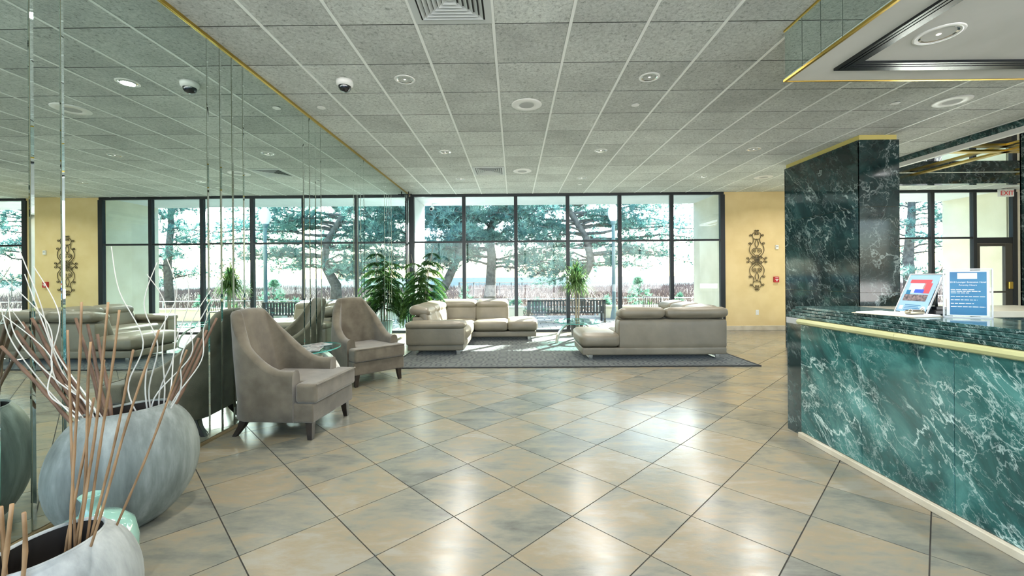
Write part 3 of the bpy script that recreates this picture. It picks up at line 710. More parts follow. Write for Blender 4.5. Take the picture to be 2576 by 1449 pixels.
# dome camera
dc = thing('dome_camera', 'white dome security camera with dark lens on the ceiling', 'camera', (-1.70,4.235,H))
MB().lathe([(.0,0),(.085,0),(.085,-.02),(.080,-.045),(.062,-.055)], 36).build('housing', M['white_gloss'], dc, smooth=True)
MB().lathe([(.062,-.053),(.058,-.078),(.042,-.100),(.020,-.110),(.0,-.113)], 32).build('dome', M['dome'], dc, smooth=True)
# square air diffusers
def vent(label, x, y):
    t = thing('air_diffuser', label, 'air vent', (x,y,H), 0, 'square ceiling air diffusers')
    MB().box(-.298,.298,-.303,.303,.012,.016).build('backing', M['vent_dark'], t)
    def ring(r0, r1, z0, z1, nm, mat):
        vs=[]; 
        for r,z in ((r0,z0),(r1,z1),(r1,z1+.003),(r0,z0+.003)): vs += [(-r,-r,z),(r,-r,z),(r,r,z),(-r,r,z)]
        fs=[(a*4+i,a*4+(i+1)%4,((a+1)%4)*4+(i+1)%4,((a+1)%4)*4+i) for a in range(4) for i in range(4)]
        MB().add(vs,fs).build(nm, mat, t)
    ring(.298,.245,-.004,-.006,'frame',M['vent'])
    for k in range(6):
        r = .232-k*.036; ring(r, r-.026, -.012, .006, 'louvre', M['vent'])
    MB().box(-.02,.02,-.02,.02,-.008,-.004).build('centre_plate', M['vent'], t)
    return t
v1 = vent('large square air diffuser in the foreground ceiling', -.452, 2.995)
dup(v1, (-.452,7.875,H), 0, 'square air diffuser in the ceiling near the window')

# ------------------------------------------------------------------ rug
rug = thing('area_rug', 'grey trellis-patterned rug under both leather sofas', 'rug', (.8,7.7,0))
MB().box(-2.62,2.75,-1.59,1.45,.0005,.012).build('field', M['rug'], rug)
b = MB()
for (x0,x1,y0,y1) in ((-2.65,2.78,-1.62,-1.585),(-2.65,2.78,1.445,1.48),(-2.65,-2.615,-1.585,1.445),(2.745,2.78,-1.585,1.445)): b.box(x0,x1,y0,y1,.0005,.014)
b.build('binding', M['rug_border'], rug, bevel=.003)
RZ = .0125

# ------------------------------------------------------------------ leather sectional sofas
def make_sofa():
    t = thing('sectional_sofa', 'cream leather L-shaped sofa beside the mirror wall, facing the glass table', 'sofa', (-1.82, 9.55, RZ), 0, 'leather sectional sofas')
    LB, LA, DP = 2.30, 2.58, .98     # length along the window, length towards the viewer, depth
    Lm = M['leather']
    # plinth
    MB().cushion((LB/2,-DP/2+.01,.135),(LB-.05,DP-.06,.12),.02,.004).build('base', Lm, t, smooth=True)
    MB().cushion((DP/2,-(LA+DP)/2+.06,.135),(DP-.03,LA-DP-.02,.12),.02,.004).build('base', Lm, t, smooth=True)
    # seats: corner, middle, chaise end, long side
    MB().cushion((.66,-.64,.305),(.66,.66,.21),.06,.015).build('seat_cushion', Lm, t, smooth=True)
    MB().cushion((1.335,-.62,.305),(.70,.72,.21),.06,.02).build('seat_cushion', Lm, t, smooth=True)
    MB().cushion((1.99,-.495,.305),(.62,.985,.22),.075,.02).build('seat_cushion', Lm, t, smooth=True)
    MB().cushion((.665,-1.61,.305),(.66,1.30,.21),.06,.02).build('seat_cushion', Lm, t, smooth=True)
    # back body
    MB().cushion((.855,-.15,.40),(1.69,.24,.46),.04,.01).build('back', Lm, t, smooth=True)
    MB().cushion((.15,-1.18,.40),(.24,2.16,.46),.04,.01).build('back', Lm, t, smooth=True)
    # sloping back cushions
    def bc(u0, u1, along):
        c = (u0+u1)/2; l = (u1-u0)-.008
        if along == 'x':
            M1 = Matrix.Translation((c,-.27,.53)) @ Matrix.Rotation(math.radians(-18),4,'X')
            MB().cushion((0,0,0),(l,.17,.40),.06,.02,M1).build('back_cushion', Lm, t, smooth=True)
            M2 = Matrix.Translation((c,-.155,.715)) @ Matrix.Rotation(math.radians(10),4,'X')
            MB().cushion((0,0,0),(l,.37,.165),.075,.012,M2).build('headrest', Lm, t, smooth=True)
        else:
            M1 = Matrix.Translation((.27,-c,.53)) @ Matrix.Rotation(math.radians(-18),4,'Y')
            MB().cushion((0,0,0),(.17,l,.40),.06,.02,M1).build('back_cushion', Lm, t, smooth=True)
            M2 = Matrix.Translation((.155,-c,.715)) @ Matrix.Rotation(math.radians(10),4,'Y')
            MB().cushion((0,0,0),(.37,l,.165),.075,.012,M2).build('headrest', Lm, t, smooth=True)
    bc(.0,.98,'x'); bc(.98,1.69,'x')
    bc(.34,.98,'y'); bc(.98,1.62,'y'); bc(1.62,2.25,'y')
    # arm at the end of the long side
    MB().cushion((DP/2,-LA+.16,.33),(DP,.26,.32),.035,.006).build('arm', Lm, t, smooth=True)
    MB().cushion((DP/2,-LA+.17,.505),(DP+.02,.34,.13),.06,.015).build('arm_pad', Lm, t, smooth=True)
    # feet: flat chrome bars bent into a U
    for (x0,x1,y0,y1) in ((.10,.16,-LA+.10,-LA+.55),(.84,.90,-LA+.10,-LA+.55),(.10,.16,-.55,-.12),(LB-.20,LB-.14,-.85,-.12)):
        b = MB(); b.box(x0,x1,y0,y1,0,.012); b.box(x0,x1,y0,y0+.012,.012,.08); b.box(x0,x1,y1-.012,y1,.012,.08); b.build('foot', M['chrome'], t)
    return t
sofa = make_sofa()
dup(sofa, (3.34,6.52,RZ), PI, 'cream leather L-shaped sofa with its back to the viewer, beside the yellow wall')

# ------------------------------------------------------------------ armchairs
def make_chair(name, label, loc, rz):
    t = thing(name, label, 'armchair', loc, rz, 'taupe high-back armchairs')
    Fm = M['fabric']
    # U path, from the left arm front round the back to the right arm front
    path = []
    def seg_line(a, b, n):
        for k in range(n): path.append((a[0]+(b[0]-a[0])*k/n, a[1]+(b[1]-a[1])*k/n))
    ax = .20; R = .17
    seg_line((ax,.345),(-.20,.35),9)
    for k in range(8):
        a = PI/2 + k/8*PI/2; path.append((-.20+R*math.cos(a), .35-R+R*math.sin(a)))
    seg_line((-.37,.18),(-.37,-.18),8)
    for k in range(8):
        a = PI + k/8*PI/2; path.append((-.20+R*math.cos(a), -.35+R+R*math.sin(a)))
    seg_line((-.20,-.35),(ax,-.345),9); path.append((ax,-.345))
    lens = [0]
    for p,q in zip(path, path[1:]): lens.append(lens[-1]+math.dist(p,q))
    tot = lens[-1]
    prof_n = 13; rows = []
    for i,(p,s_) in enumerate(zip(path,lens)):
        d = abs(s_/tot-.5)*tot                         # distance from the back centre
        f = min(max((.74-d)/(.74-.265),0),1); f = f**1.9
        top = .565 + (1.045-.565)*f
        if d < .27: top += .014*(1-(d/.27)**2)
        q = path[min(i+1,len(path)-1)]; p0 = path[max(i-1,0)]
        tx,ty = q[0]-p0[0], q[1]-p0[1]; l = math.hypot(tx,ty); nx,ny = -ty/l, tx/l       # inward normal
        if nx*(-p[0]-.0)+ny*(-p[1]) < 0: nx,ny = -nx,-ny
        thk = .095
        sec = []
        def lean(z): return -.30*max(0,z-.42)*f*.62
        def pull(z): return max(0,(z-.5))*.16*f*abs(p[1])/.35
        def pt(off, z):
            x = p[0]+nx*off+lean(z); y = p[1]+ny*off; y -= math.copysign(pull(z),p[1]) if abs(p[1])>1e-6 else 0
            return (x,y,z)
        sec.append(pt(.012,.145)); sec.append(pt(-.004,.16)); sec.append(pt(0,.30)); sec.append(pt(-.004,top*.55+.13)); sec.append(pt(.0,top-.045))
        for k in range(5):
            a = PI - k/4*PI; sec.append(pt(thk/2+thk/2*math.cos(a), top-.040+.040*math.sin(a)))
        sec.append(pt(thk,top-.05)); sec.append(pt(thk+.012,.42)); sec.append(pt(thk+.01,.30))
        rows.append(sec)
    n = len(rows[0]); vs = [v for r_ in rows for v in r_]
    fs = [(i*n+k,(i+1)*n+k,(i+1)*n+k+1,i*n+k+1) for i in range(len(rows)-1) for k in range(n-1)]
    fs += [tuple(range(n-1,-1,-1)), tuple(range((len(rows)-1)*n,len(rows)*n))]
    o = MB().add(vs, fs).build('shell', Fm, t, smooth=True)
    bv = o.modifiers.new('edge','BEVEL'); bv.width=.018; bv.segments=3; bv.limit_method='ANGLE'; bv.angle_limit=math.radians(60)
    # front frame rail under the cushion
    MB().prism([(-.30,-.30),(.19,-.33),(.37,-.345),(.37,.345),(.19,.33),(-.30,.30)], .145, .305).build('seat_frame', Fm, t, bevel=.018, seg=3)
    # T-shaped seat cushion
    me = MB().prism([(-.27,-.245),(.215,-.25),(.215,-.345),(.40,-.345),(.40,.345),(.215,.345),(.215,.25),(-.27,.245)], .305, .465)
    cu = me.build('seat_cushion', Fm, t, bevel=.030, seg=4)
    cu.data.polygons.foreach_set('use_smooth',[False]*len(cu.data.polygons))
    MB().tube([(.40,-.335,.458),(.405,0,.462),(.40,.335,.458)], .006, 6).build('piping', Fm, cu)
    for sy in (-1,1):
        def leg(top_c, bot_c, a, b_, z1):
            vs=[(top_c[0]-a,top_c[1]-a,z1),(top_c[0]+a,top_c[1]-a,z1),(top_c[0]+a,top_c[1]+a,z1),(top_c[0]-a,top_c[1]+a,z1)]
            m1=((top_c[0]*.62+bot_c[0]*.38),(top_c[1]*.62+bot_c[1]*.38)); c=(a+b_)/2
            mid=[(m1[0]-c,m1[1]-c,z1*.5),(m1[0]+c,m1[1]-c,z1*.5),(m1[0]+c,m1[1]+c,z1*.5),(m1[0]-c,m1[1]+c,z1*.5)]
            bo=[(bot_c[0]-b_,bot_c[1]-b_,0),(bot_c[0]+b_,bot_c[1]-b_,0),(bot_c[0]+b_,bot_c[1]+b_,0),(bot_c[0]-b_,bot_c[1]+b_,0)]
            fs=[(0,1,2,3),(11,10,9,8)]+[(4+i,4+(i+1)%4,(i+1)%4,i) for i in range(4)]+[(8+i,8+(i+1)%4,4+(i+1)%4,4+i) for i in range(4)]
            MB().add(vs+mid+bo,fs).build('leg', M['dark_wood'], t, bevel=.003)
        leg((.315,sy*.285),(.325,sy*.30),.030,.019,.155)
        leg((-.27,sy*.255),(-.36,sy*.27),.034,.019,.165)
    return t
c1 = make_chair('armchair', 'taupe high-back armchair closer to the viewer, beside the big grey vase', (-1.975,3.755,0), math.radians(-5))
c2 = dup(c1, (-1.955,5.50,0), math.radians(-43), 'taupe high-back armchair behind the small glass table, next to the sofa')

# ------------------------------------------------------------------ glass tables
def oval(rx, ry, n=48): return [(rx*math.cos(2*PI*k/n), ry*math.sin(2*PI*k/n)) for k in range(n)]
def glass_top(t, rx, ry, z, th=.012):
    g = MB(); pl = oval(rx,ry); n=len(pl)
    g.add([(x,y,z) for x,y in pl]+[(x,y,z+th) for x,y in pl], [tuple(range(n-1,-1,-1)), tuple(range(n,2*n))]); o = g.build('glass_top', M['table_glass'], t)
    e = MB().add([(x,y,z) for x,y in pl]+[(x,y,z+th) for x,y in pl], [(i,(i+1)%n,n+(i+1)%n,n+i) for i in range(n)]); e.build('glass_edge', M['table_edge'], o, smooth=True)
def strap(pts, wdir, w_, th, M_=None):
    pts=[Vector(p) for p in pts]; wd=Vector(wdir).normalized()*w_/2; vs=[]
    for i,p in enumerate(pts):
        tg=(pts[min(i+1,len(pts)-1)]-pts[max(i-1,0)]).normalized(); nn=tg.cross(wd.normalized())*th/2
        vs += [p-wd-nn,p+wd-nn,p+wd+nn,p-wd+nn]
    m_=len(pts); fs=[(i*4+k,i*4+(k+1)%4,(i+1)*4+(k+1)%4,(i+1)*4+k) for i in range(m_-1) for k in range(4)]+[(3,2,1,0),tuple(range(m_*4-4,m_*4))]
    return MB().add(vs,fs,M_)
def arc(x0,z0,x1,z1,n=12):   # quarter arc rising from (x0,z0) and flattening at (x1,z1)
    return [(x0+(x1-x0)*(1-math.cos(k/n*PI/2)),0,z0+(z1-z0)*math.sin(k/n*PI/2)) for k in range(n+1)]
coff = thing('coffee_table', 'oval glass coffee table on curved metal legs between the sofas', 'table', (1.27,8.45,RZ))
glass_top(coff, .47, .58, .40)
for k,a in enumerate((200,320,80)):
    strap(arc(.46,.0,.06,.385), (0,1,0), .075, .030, Matrix.Rotation(math.radians(a),4,'Z')).build('curved_leg', M['satin_steel'], coff, smooth=False, bevel=.004)
MB().lathe([(.0,.345),(.07,.345),(.07,.40),(.0,.40)], 24).build('hub', M['satin_steel'], coff)
side = thing('side_table', 'small oval glass table on mottled stone legs between the armchairs', 'table', (-2.215,4.62,0))
glass_top(side, .25, .40, .545)
for k,a in enumerate((-12,100,-105)):
    strap(arc(.36 if a==-12 else .22,.0,.04,.525), (0,1,0), .075, .035, Matrix.Rotation(math.radians(a),4,'Z')).build('curved_leg', M['stone_leg'], side, bevel=.005)
MB().lathe([(.0,.44),(.085,.44),(.09,.46),(.09,.53),(.08,.545),(.0,.545)], 28).build('hub', M['pale_stone'], side)
for k,(x,y,rz,sx_,sy_,lb) in enumerate(((-2.20,4.52,.25,.10,.135,'dark patterned magazine nearest the edge of the side table'),(-2.27,4.80,-.5,.10,.13,'dark magazine lying further back on the side table'))):
    mg = thing('magazine', lb, 'magazine', (x,y,.5575), rz, 'magazines on the side table')
    MB().box(-sx_,sx_,-sy_,sy_,0,.005).build('pages', M['paper'], mg); MB().box(-sx_-.001,sx_+.001,-sy_-.001,sy_+.001,.005,.0062).build('cover', M['magazine'], mg)

# ------------------------------------------------------------------ pillow vases
def pillow_vase(name, label, loc, rz, a, b_, hgt, mat='vase'):
    t = thing(name, label, 'vase', loc, rz, 'grey pillow vases by the mirror')
    prof = []; nn = 22
    for k in range(nn+1):
        u = k/nn; ph = -1.30 + u*(1.30+.98)
        prof.append((math.cos(ph)**.92, (math.sin(ph)+math.sin(1.30))/(math.sin(1.30)+math.sin(.98))))
    Msc = Matrix.Diagonal((a,b_,hgt,1))
    outer = [(0,0)]+prof
    vs = MB().lathe(outer, 48, Msc); vs.build('body', M[mat], t, smooth=True)
    r0 = prof[-1][0]
    MB().lathe([(r0,1.0),(r0*.985,1.012),(r0*.95,1.012),(r0*.93,.995)], 48, Msc).build('rim', M[mat], t, smooth=True)
    MB().lathe([(r0*.94,1.0),(r0*1.0,.85),(r0*1.3,.6),(0,.45)], 48, Msc).build('inside', M['vase_in'], t, smooth=True)
    return t
V1 = (-2.075,2.235); A1 = 1.05
pillow_vase('pillow_vase', 'big grey pillow-shaped vase holding white willow and brown canes', (V1[0],V1[1],0), A1, .325, .20, .63)
V2 = (-1.45,1.29); A2 = math.radians(88)
pillow_vase('pillow_vase', 'grey pillow-shaped vase in the front corner holding bamboo canes', (V2[0],V2[1],0), A2, .265, .18, .50, 'vase_lit')
bt = thing('bottle_vase', 'pale green glazed bottle vase between the two grey vases', 'vase', (-1.765,1.73,0))
MB().lathe([(0,0),(.09,0),(.13,.05),(.152,.14),(.152,.22),(.138,.285),(.10,.325),(.058,.342),(.036,.356),(.030,.385),(.029,.41),(.040,.43),(.036,.432),(.023,.41),(.02,.36),(0,.35)], 36).build('body', M['celadon'], bt, smooth=True)

# canes and willow
rs = random.Random(21)
def unproj(px, py, depth):
    u, v = px-CX, py-CY; u, v = u - v*ROLL, v + u*ROLL
    X, Y, Z = u/F_PX, 1.0, -v/F_PX
    c, s = math.cos(YAW), math.sin(YAW)
    x, y = X*c-Y*s, X*s+Y*c
    if x < 0: depth = min(depth, 2.43*y/-x)
    return Vector((x*depth/y, depth, CAM_H+Z*depth/y))
def cane(name, label, grp, p0, p1, r0, r1, mat, nodes=6, bend=.012):
    p0, p1 = Vector(p0), Vector(p1); pts=[]; rr_=[]
    ph = rs.uniform(0,6.28); n = nodes*3
    for k in range(n+1):
        t = k/n; p = p0.lerp(p1,t) + Vector((math.sin(ph+t*5),math.cos(ph*1.7+t*4),0))*bend*t*(1-t)*4*.5
        r = r0+(r1-r0)*t
        if k % 3 == 0 and 0 < k < n: r *= 1.22
        pts.append(p); rr_.append(r)
    o = MB().tube(pts, rr_, 7).build(name, mat, None, smooth=True)
    return tag(o, label, 'cane', grp)
lift = lambda p: Vector((max(p[0],MX+.03),p[1],p[2]))
for (bx,by,tx,ty) in ((170,1370,236,1000),(190,1352,262,905),(165,1330,170,830),(228,1325,205,760),(240,1320,335,880),(250,1310,400,830),(258,1305,470,880),(235,1330,300,780),(222,1335,228,860),(246,1318,272,760)):
    d0 = V2[1]+rs.uniform(-.02,.13); d1 = d0+rs.uniform(-.02,.12)
    p0 = unproj(bx,by,d0); p0 = Vector((V2[0]+(p0.x-V2[0])*.35, d0, .30)); p1 = unproj(tx,ty,d1)
    cane('bamboo_cane','slim bamboo cane standing in the front corner vase','bamboo canes in the front vase',p0,lift(p1),.0038,.0033,M['bamboo'])
for (tx,ty) in ((2,1275),(30,1268),(-30,1300),(-15,1340),(60,1290)):
    p0 = Vector((V2[0]+rs.uniform(-.03,.03), V2[1]-.12+rs.uniform(-.04,.04), .33)); p1 = unproj(tx,ty,1.12)
    cane('bamboo_cane','short cut bamboo cane at the back of the front corner vase','short canes in the front vase',p0,lift(p1),.0052,.0048,M['bamboo'],3)
dirv = Vector((math.cos(A1),math.sin(A1),0))
def in_v1(s): return Vector((V1[0],V1[1],0))+dirv*s
for (tx,ty,s,dd) in ((2,870,-.10,.05),(40,832,-.09,.02),(55,810,-.08,.10),(80,800,-.08,.0),(100,805,-.07,.05),(190,800,-.06,.02),(220,815,-.05,-.02),(245,840,-.05,-.03),(545,800,.13,.25),(520,830,.12,.30),(500,850,.10,.2)):
    p0 = in_v1(s); p0.z=.42; p1 = unproj(tx,ty,V1[1]+dd)
    cane('brown_cane','thick brown cane in the big vase, fanning out towards the mirror' if s < 0 else 'thick brown cane in the big vase, leaning towards the armchair','brown canes by the mirror' if s < 0 else 'brown canes by the armchair',p0,lift(p1),.0088,.0068,M['brown_stick'],5)
def willow(p0, via, p1, far):
    P_=[Vector(p0)]+[Vector(v) for v in via]+[Vector(p1)]; pts=[]
    for i in range(len(P_)-1):
        a,b_,c,d=P_[max(i-1,0)],P_[i],P_[i+1],P_[min(i+2,len(P_)-1)]
        for k in range(7):
            t=k/7; pts.append(.5*((2*b_)+(-a+c)*t+(2*a-5*b_+4*c-d)*t*t+(-a+3*b_-3*c+d)*t**3))
    pts.append(P_[-1]); pts=[lift(p) for p in pts]; n=len(pts)
    tag(MB().tube(pts,[.0042*(1-.55*k/n) for k in range(n)],6).build('willow_branch',M['willow'],None,smooth=True),'thin curly white willow branch on the armchair side of the big vase' if far else 'thin curly white willow branch on the corner side of the big vase','branch','curly willow near the armchair' if far else 'curly willow near the corner')
for tips,s0 in (([(45,620),(85,670),(0,690),(20,740),(0,760),(30,780),(62,690),(5,790)],-.09),([(280,620),(420,650),(395,660),(440,720),(545,740),(560,700),(530,730),(470,680),(370,690)],.12)):
    for (tx,ty) in tips:
        dd = rs.uniform(-.05,.25); p0=in_v1(s0+rs.uniform(-.03,.03)); p0.z=.45; p1=unproj(tx,ty,V1[1]+dd)
        via=[]
        for k in (1,2,3):
            q=p0.lerp(p1,k/4); q += Vector((rs.uniform(-.07,.07),rs.uniform(-.05,.05),rs.uniform(0,.05))); 
            if s0<0: q.z -= .06*math.sin(k/4*PI)
            via.append(q)
        willow(p0,via,p1,s0>0)

# ------------------------------------------------------------------ indoor plants
def leaf_strip(mb, pts, w_, side):
    pts=[Vector(p) for p in pts]; vs=[]; n=len(pts)
    for i,p in enumerate(pts):
        k=i/(n-1); ww=w_*(1-k**2.2)*(.55+.9*min(k*4,1)*.5)
        if i==n-1: vs += [p, p]
        else: vs += [p-side*ww/2, p+side*ww/2]
    mb.add(vs,[(2*i,2*i+1,2*i+3,2*i+2) for i in range(n-1)])
def plant_pot(t, r0, r1, hgt, mat):
    MB().lathe([(0,0),(r0,0),(r1,hgt*.93),(r1*1.08,hgt*.94),(r1*1.08,hgt),(r1*.96,hgt),(r1*.94,hgt*.9),(0,hgt*.88)], 32).build('pot', mat, t, smooth=False)
    MB().lathe([(r1*.93,hgt*.915),(0,hgt*.925)], 24).build('soil', M['soil'], t)
nf = thing('norfolk_pine', 'potted norfolk pine with drooping green fronds in the window corner', 'plant', (-2.06,9.42,0))
plant_pot(nf, .13, .19, .36, M['pot_teal'])
rp_ = random.Random(4); fol = MB()
for si in range(6):
    a0 = si*PI/3+.3; bx,by = .07*math.cos(a0), .07*math.sin(a0); lean_=Vector((math.cos(a0)*.18, math.sin(a0)*.16, 0)); top = (2.05,1.75,1.55,1.85,1.40,1.68)[si]
    st=[(bx+lean_.x*k/6*(k/6), by+lean_.y*k/6*(k/6), .32+(top-.32)*k/6) for k in range(7)]
    MB().tube(st,[.014*(1-.75*k/6) for k in range(7)],7).build('stem', M['cane_bark'], nf, smooth=True)
    z=.62+.09*si/2
    while z < top-.02:
        f=(z-.32)/(top-.32); cxs=bx+lean_.x*f*f; cys=by+lean_.y*f*f; ln=.74*(1-f)**.7+.05
        for b_ in range(5):
            a=rp_.uniform(0,.4)+b_*2*PI/5+z*7; dx,dy=math.cos(a),math.sin(a)
            pts=[]
            for k in range(7):
                u=k/6; pts.append(Vector((max(cxs+dx*ln*u, MX+.04+2.06), min(cys+dy*ln*u,.50), z+.22*u*ln-.80*ln*u*u)))
            fol.tube(pts,[.0045*(1-.7*k/6) for k in range(7)],4)
            m_=int(14+62*ln)
            for q in range(m_):
                u=.18+.82*q/m_; i=min(int(u*6),5); p=pts[i].lerp(pts[i+1],u*6-i)
                for s_ in (-1,1):
                    l=.115*(1-.45*u)+.02
                    d=Vector((-dy*s_*rp_.uniform(.5,1)+dx*.55, dx*s_*rp_.uniform(.5,1)+dy*.55, rp_.uniform(-.95,-.05))).normalized()*l
                    w_=Vector((dx,dy,.2))*.0085
                    q_=p+d; q_.x=max(q_.x,MX+.02+2.06); fol.add([p-w_,p+w_,q_],[(0,1,2)])
        z += .15+.05*rp_.random()
fo = fol.build('foliage', M['leaf_pine'], nf); fo['kind']='stuff'
dz = thing('dracaena', 'potted dracaena with a round head of strap leaves before the window', 'plant', (1.42,9.50,0))
plant_pot(dz, .12, .16, .30, M['pot_dark'])
rp_ = random.Random(9); lf = MB()
heads=[]
for k,(ox,oy,tx,ty,tz) in enumerate(((-.03,0,.0,.0,1.33),(.04,.02,.05,.02,1.22),(.0,-.04,-.06,-.03,1.16))):
    MB().tube([(ox,oy,.26),((ox+tx)/2+.01,(oy+ty)/2,.75),(tx,ty,tz)],[.018,.015,.013],8).build('cane', M['cane_bark'], dz, smooth=True); heads.append(Vector((tx,ty,tz)))
for h0 in heads:
    for q in range(130):
        a=rp_.uniform(0,2*PI); el=rp_.uniform(-.45,1.45); ln=rp_.uniform(.34,.50)*(1 if el<1.1 else .95)
        d=Vector((math.cos(a)*math.cos(el),math.sin(a)*math.cos(el),math.sin(el))); droop=rp_.uniform(.08,.34)*(1.1-el/1.7)
        pts=[h0+Vector((0,0,rp_.uniform(-.08,.08)))+d*ln*u+Vector((0,0,-droop*u*u*ln*1.7)) for u in (0,.25,.5,.75,1)]
        side_=d.cross(Vector((0,0,1))); side_= side_.normalized() if side_.length>1e-3 else Vector((1,0,0))
        leaf_strip(lf, pts, .030, side_)
o = lf.build('leaves', M['leaf_drac'], dz); o['kind']='stuff'

# ------------------------------------------------------------------ outside: porch
S(MB().box(MX-.35, 5.03, BY+.06, 11.72, 3.335, 3.42).build('porch_ceiling', M['porch']), 'white porch ceiling outside the window')
S(MB().box(6.95, 11.95, BY+.06, 11.72, 3.335, 3.42).build('porch_ceiling', M['porch']), 'white porch ceiling outside the exit bay')
S(MB().box(MX-.35, MX+.0, BY+.10, 11.72, -.15, 3.335).build('wall_porch_left', M['porch']), 'pale wing wall outside at the mirror end')
S(MB().box(5.03, 6.95, BY+.15, 11.72, -.15, 3.42).build('wall_porch_mid', M['stucco']), 'cream wing wall between the window bays')
S(MB().box(11.95, 13.6, BY+.15, 11.72, -.15, 3.42).build('wall_porch_right', M['stucco']), 'cream wing wall beside the exit door')
S(MB().box(MX-1.0, 14.0, BY-.02, 10.5, 3.6, 4.6).build('roof_slab', M['stucco']), 'cream roof edge of the building')
oc = thing('outdoor_camera', 'white bullet camera under the porch ceiling by the wing wall', 'camera', (-2.22,11.4,3.335))
MB().tube([(0,0,0),(0,0,-.10)], .02, 8).build('bracket', M['white_gloss'], oc); MB().tube([(0,.08,-.10),(0,-.10,-.16)], .05, 16).build('housing', M['white_gloss'], oc); MB().tube([(0,-.10,-.16),(0,-.115,-.165)], .038, 16).build('lens', M['black_plastic'], oc)
patio = S(MB().box(-9, 16, BY+.06, 15.2, -.5, -.112).build('patio', M['grout']), 'paved patio outside the window')
pp = None; prest = MB()
for i in range(-6, 40):
    for j in range(0, 13):
        x0 = -2.4+i*.4+(.2 if j%2 else 0); y0 = BY+.10+j*.4
        if x0+.4 > 15.8: continue
        if -2.5 <= x0 <= 4.8 and j < 11:
            if pp is None: o = pp = MB().box(.006,.394,.006,.394,-.13,-.10).build('paver', M['paver'], patio, bevel=.006, seg=1)
            else: o = link_copy(pp, patio)
            o.location=(x0,y0,0)
        else: prest.box(x0+.006,x0+.394,y0+.006,y0+.394,-.13,-.10)
o = prest.build('distant_pavers', M['paver'], patio); o['kind']='stuff'
# planter wall and railing
pw = thing('planter_wall', 'low cream planter wall along the far side of the patio', 'wall', (0,14.3,-.1))
MB().box(-9,.3,0,.35,0,.36).build('wall_section', M['stucco'], pw, bevel=.01); MB().box(2.95,16,0,.35,0,.36).build('wall_section', M['stucco'], pw, bevel=.01)
MB().box(-9.03,.33,-.03,.38,.36,.42).build('coping', M['stucco'], pw, bevel=.01); MB().box(2.92,16.03,-.03,.38,.36,.42).build('coping', M['stucco'], pw, bevel=.01)
rl_ = thing('patio_railing', 'thin pale metal railing beyond the patio', 'railing', (0,15.0,-.1))
for z in (.64,.34): MB().tube([(-12,0,z),(18,0,z)], .016, 8).build('rail_bar', M['vent'], rl_)
for k in range(13): MB().tube([(-11.5+k*2.4,0,-.1),(-11.5+k*2.4,0,.64)], .02, 8).build('post', M['vent'], rl_)
# bench with slatted back
bn = thing('slatted_bench', 'dark metal bench with vertical slatted back on the patio', 'bench', (1.62,13.15,-.1))
for k in range(25): 
    x=-1.13+k*2.26/24; MB().box(x-.027,x+.027,-.20,-.17,.30,.66).build('slat', M['bench'], bn)
for z0,z1 in ((.66,.70),(.28,.31)): MB().box(-1.19,1.19,-.21,-.16,z0,z1).build('back_rail', M['bench'], bn)
for k in range(7): MB().box(-1.17,1.17,-.14+k*.065,-.095+k*.065,.30,.32).build('seat_slat', M['bench'], bn)
for s_ in (-1,1):
    MB().box(s_*1.18-.03,s_*1.18+.03,-.21,-.15,0,.70).build('leg', M['bench'], bn); MB().box(s_*1.18-.03,s_*1.18+.03,.26,.32,0,.48).build('leg', M['bench'], bn)
    MB().box(s_*1.18-.03,s_*1.18+.03,-.2,.32,.46,.50).build('arm', M['bench'], bn)
# patio chair
pc = thing('patio_chair', 'dark wire patio chair half hidden by the sofa back', 'chair', (4.15,12.9,-.1))
MB().box(-.24,.24,-.22,.24,.40,.43).build('seat', M['bench'], pc)
for k in range(7): MB().tube([(-.2+k*.067,-.22,.43),(-.2+k*.067,-.30,.78)], .008, 6).build('back_bar', M['bench'], pc)
MB().tube([(-.25,-.22,.42),(-.26,-.30,.80),(.26,-.30,.80),(.25,-.22,.42)], .014, 6).build('back_frame', M['bench'], pc)
for sx_ in (-1,1):
    for sy_ in (-1,1): MB().tube([(sx_*.22,sy_*.2,.4),(sx_*.25,sy_*.24,0)], .013, 6).build('leg', M['bench'], pc)
# lamp post
lp = thing('lamp_post', 'patio lamp post with white acorn globe', 'lamp post', (3.335,14.0,-.22))
MB().lathe([(0,0),(.13,0),(.13,.1),(.09,.35),(.06,.5),(.055,3.25),(.085,3.3),(.10,3.38),(.0,3.38)], 20).build('post', M['post'], lp, smooth=False)
MB().lathe([(.09,3.38),(.15,3.48),(.185,3.62),(.165,3.78),(.09,3.90),(.06,3.93),(.085,3.97),(.06,4.03),(.02,4.07),(0,4.09)], 24).build('globe', M['globe'], lp, smooth=True)

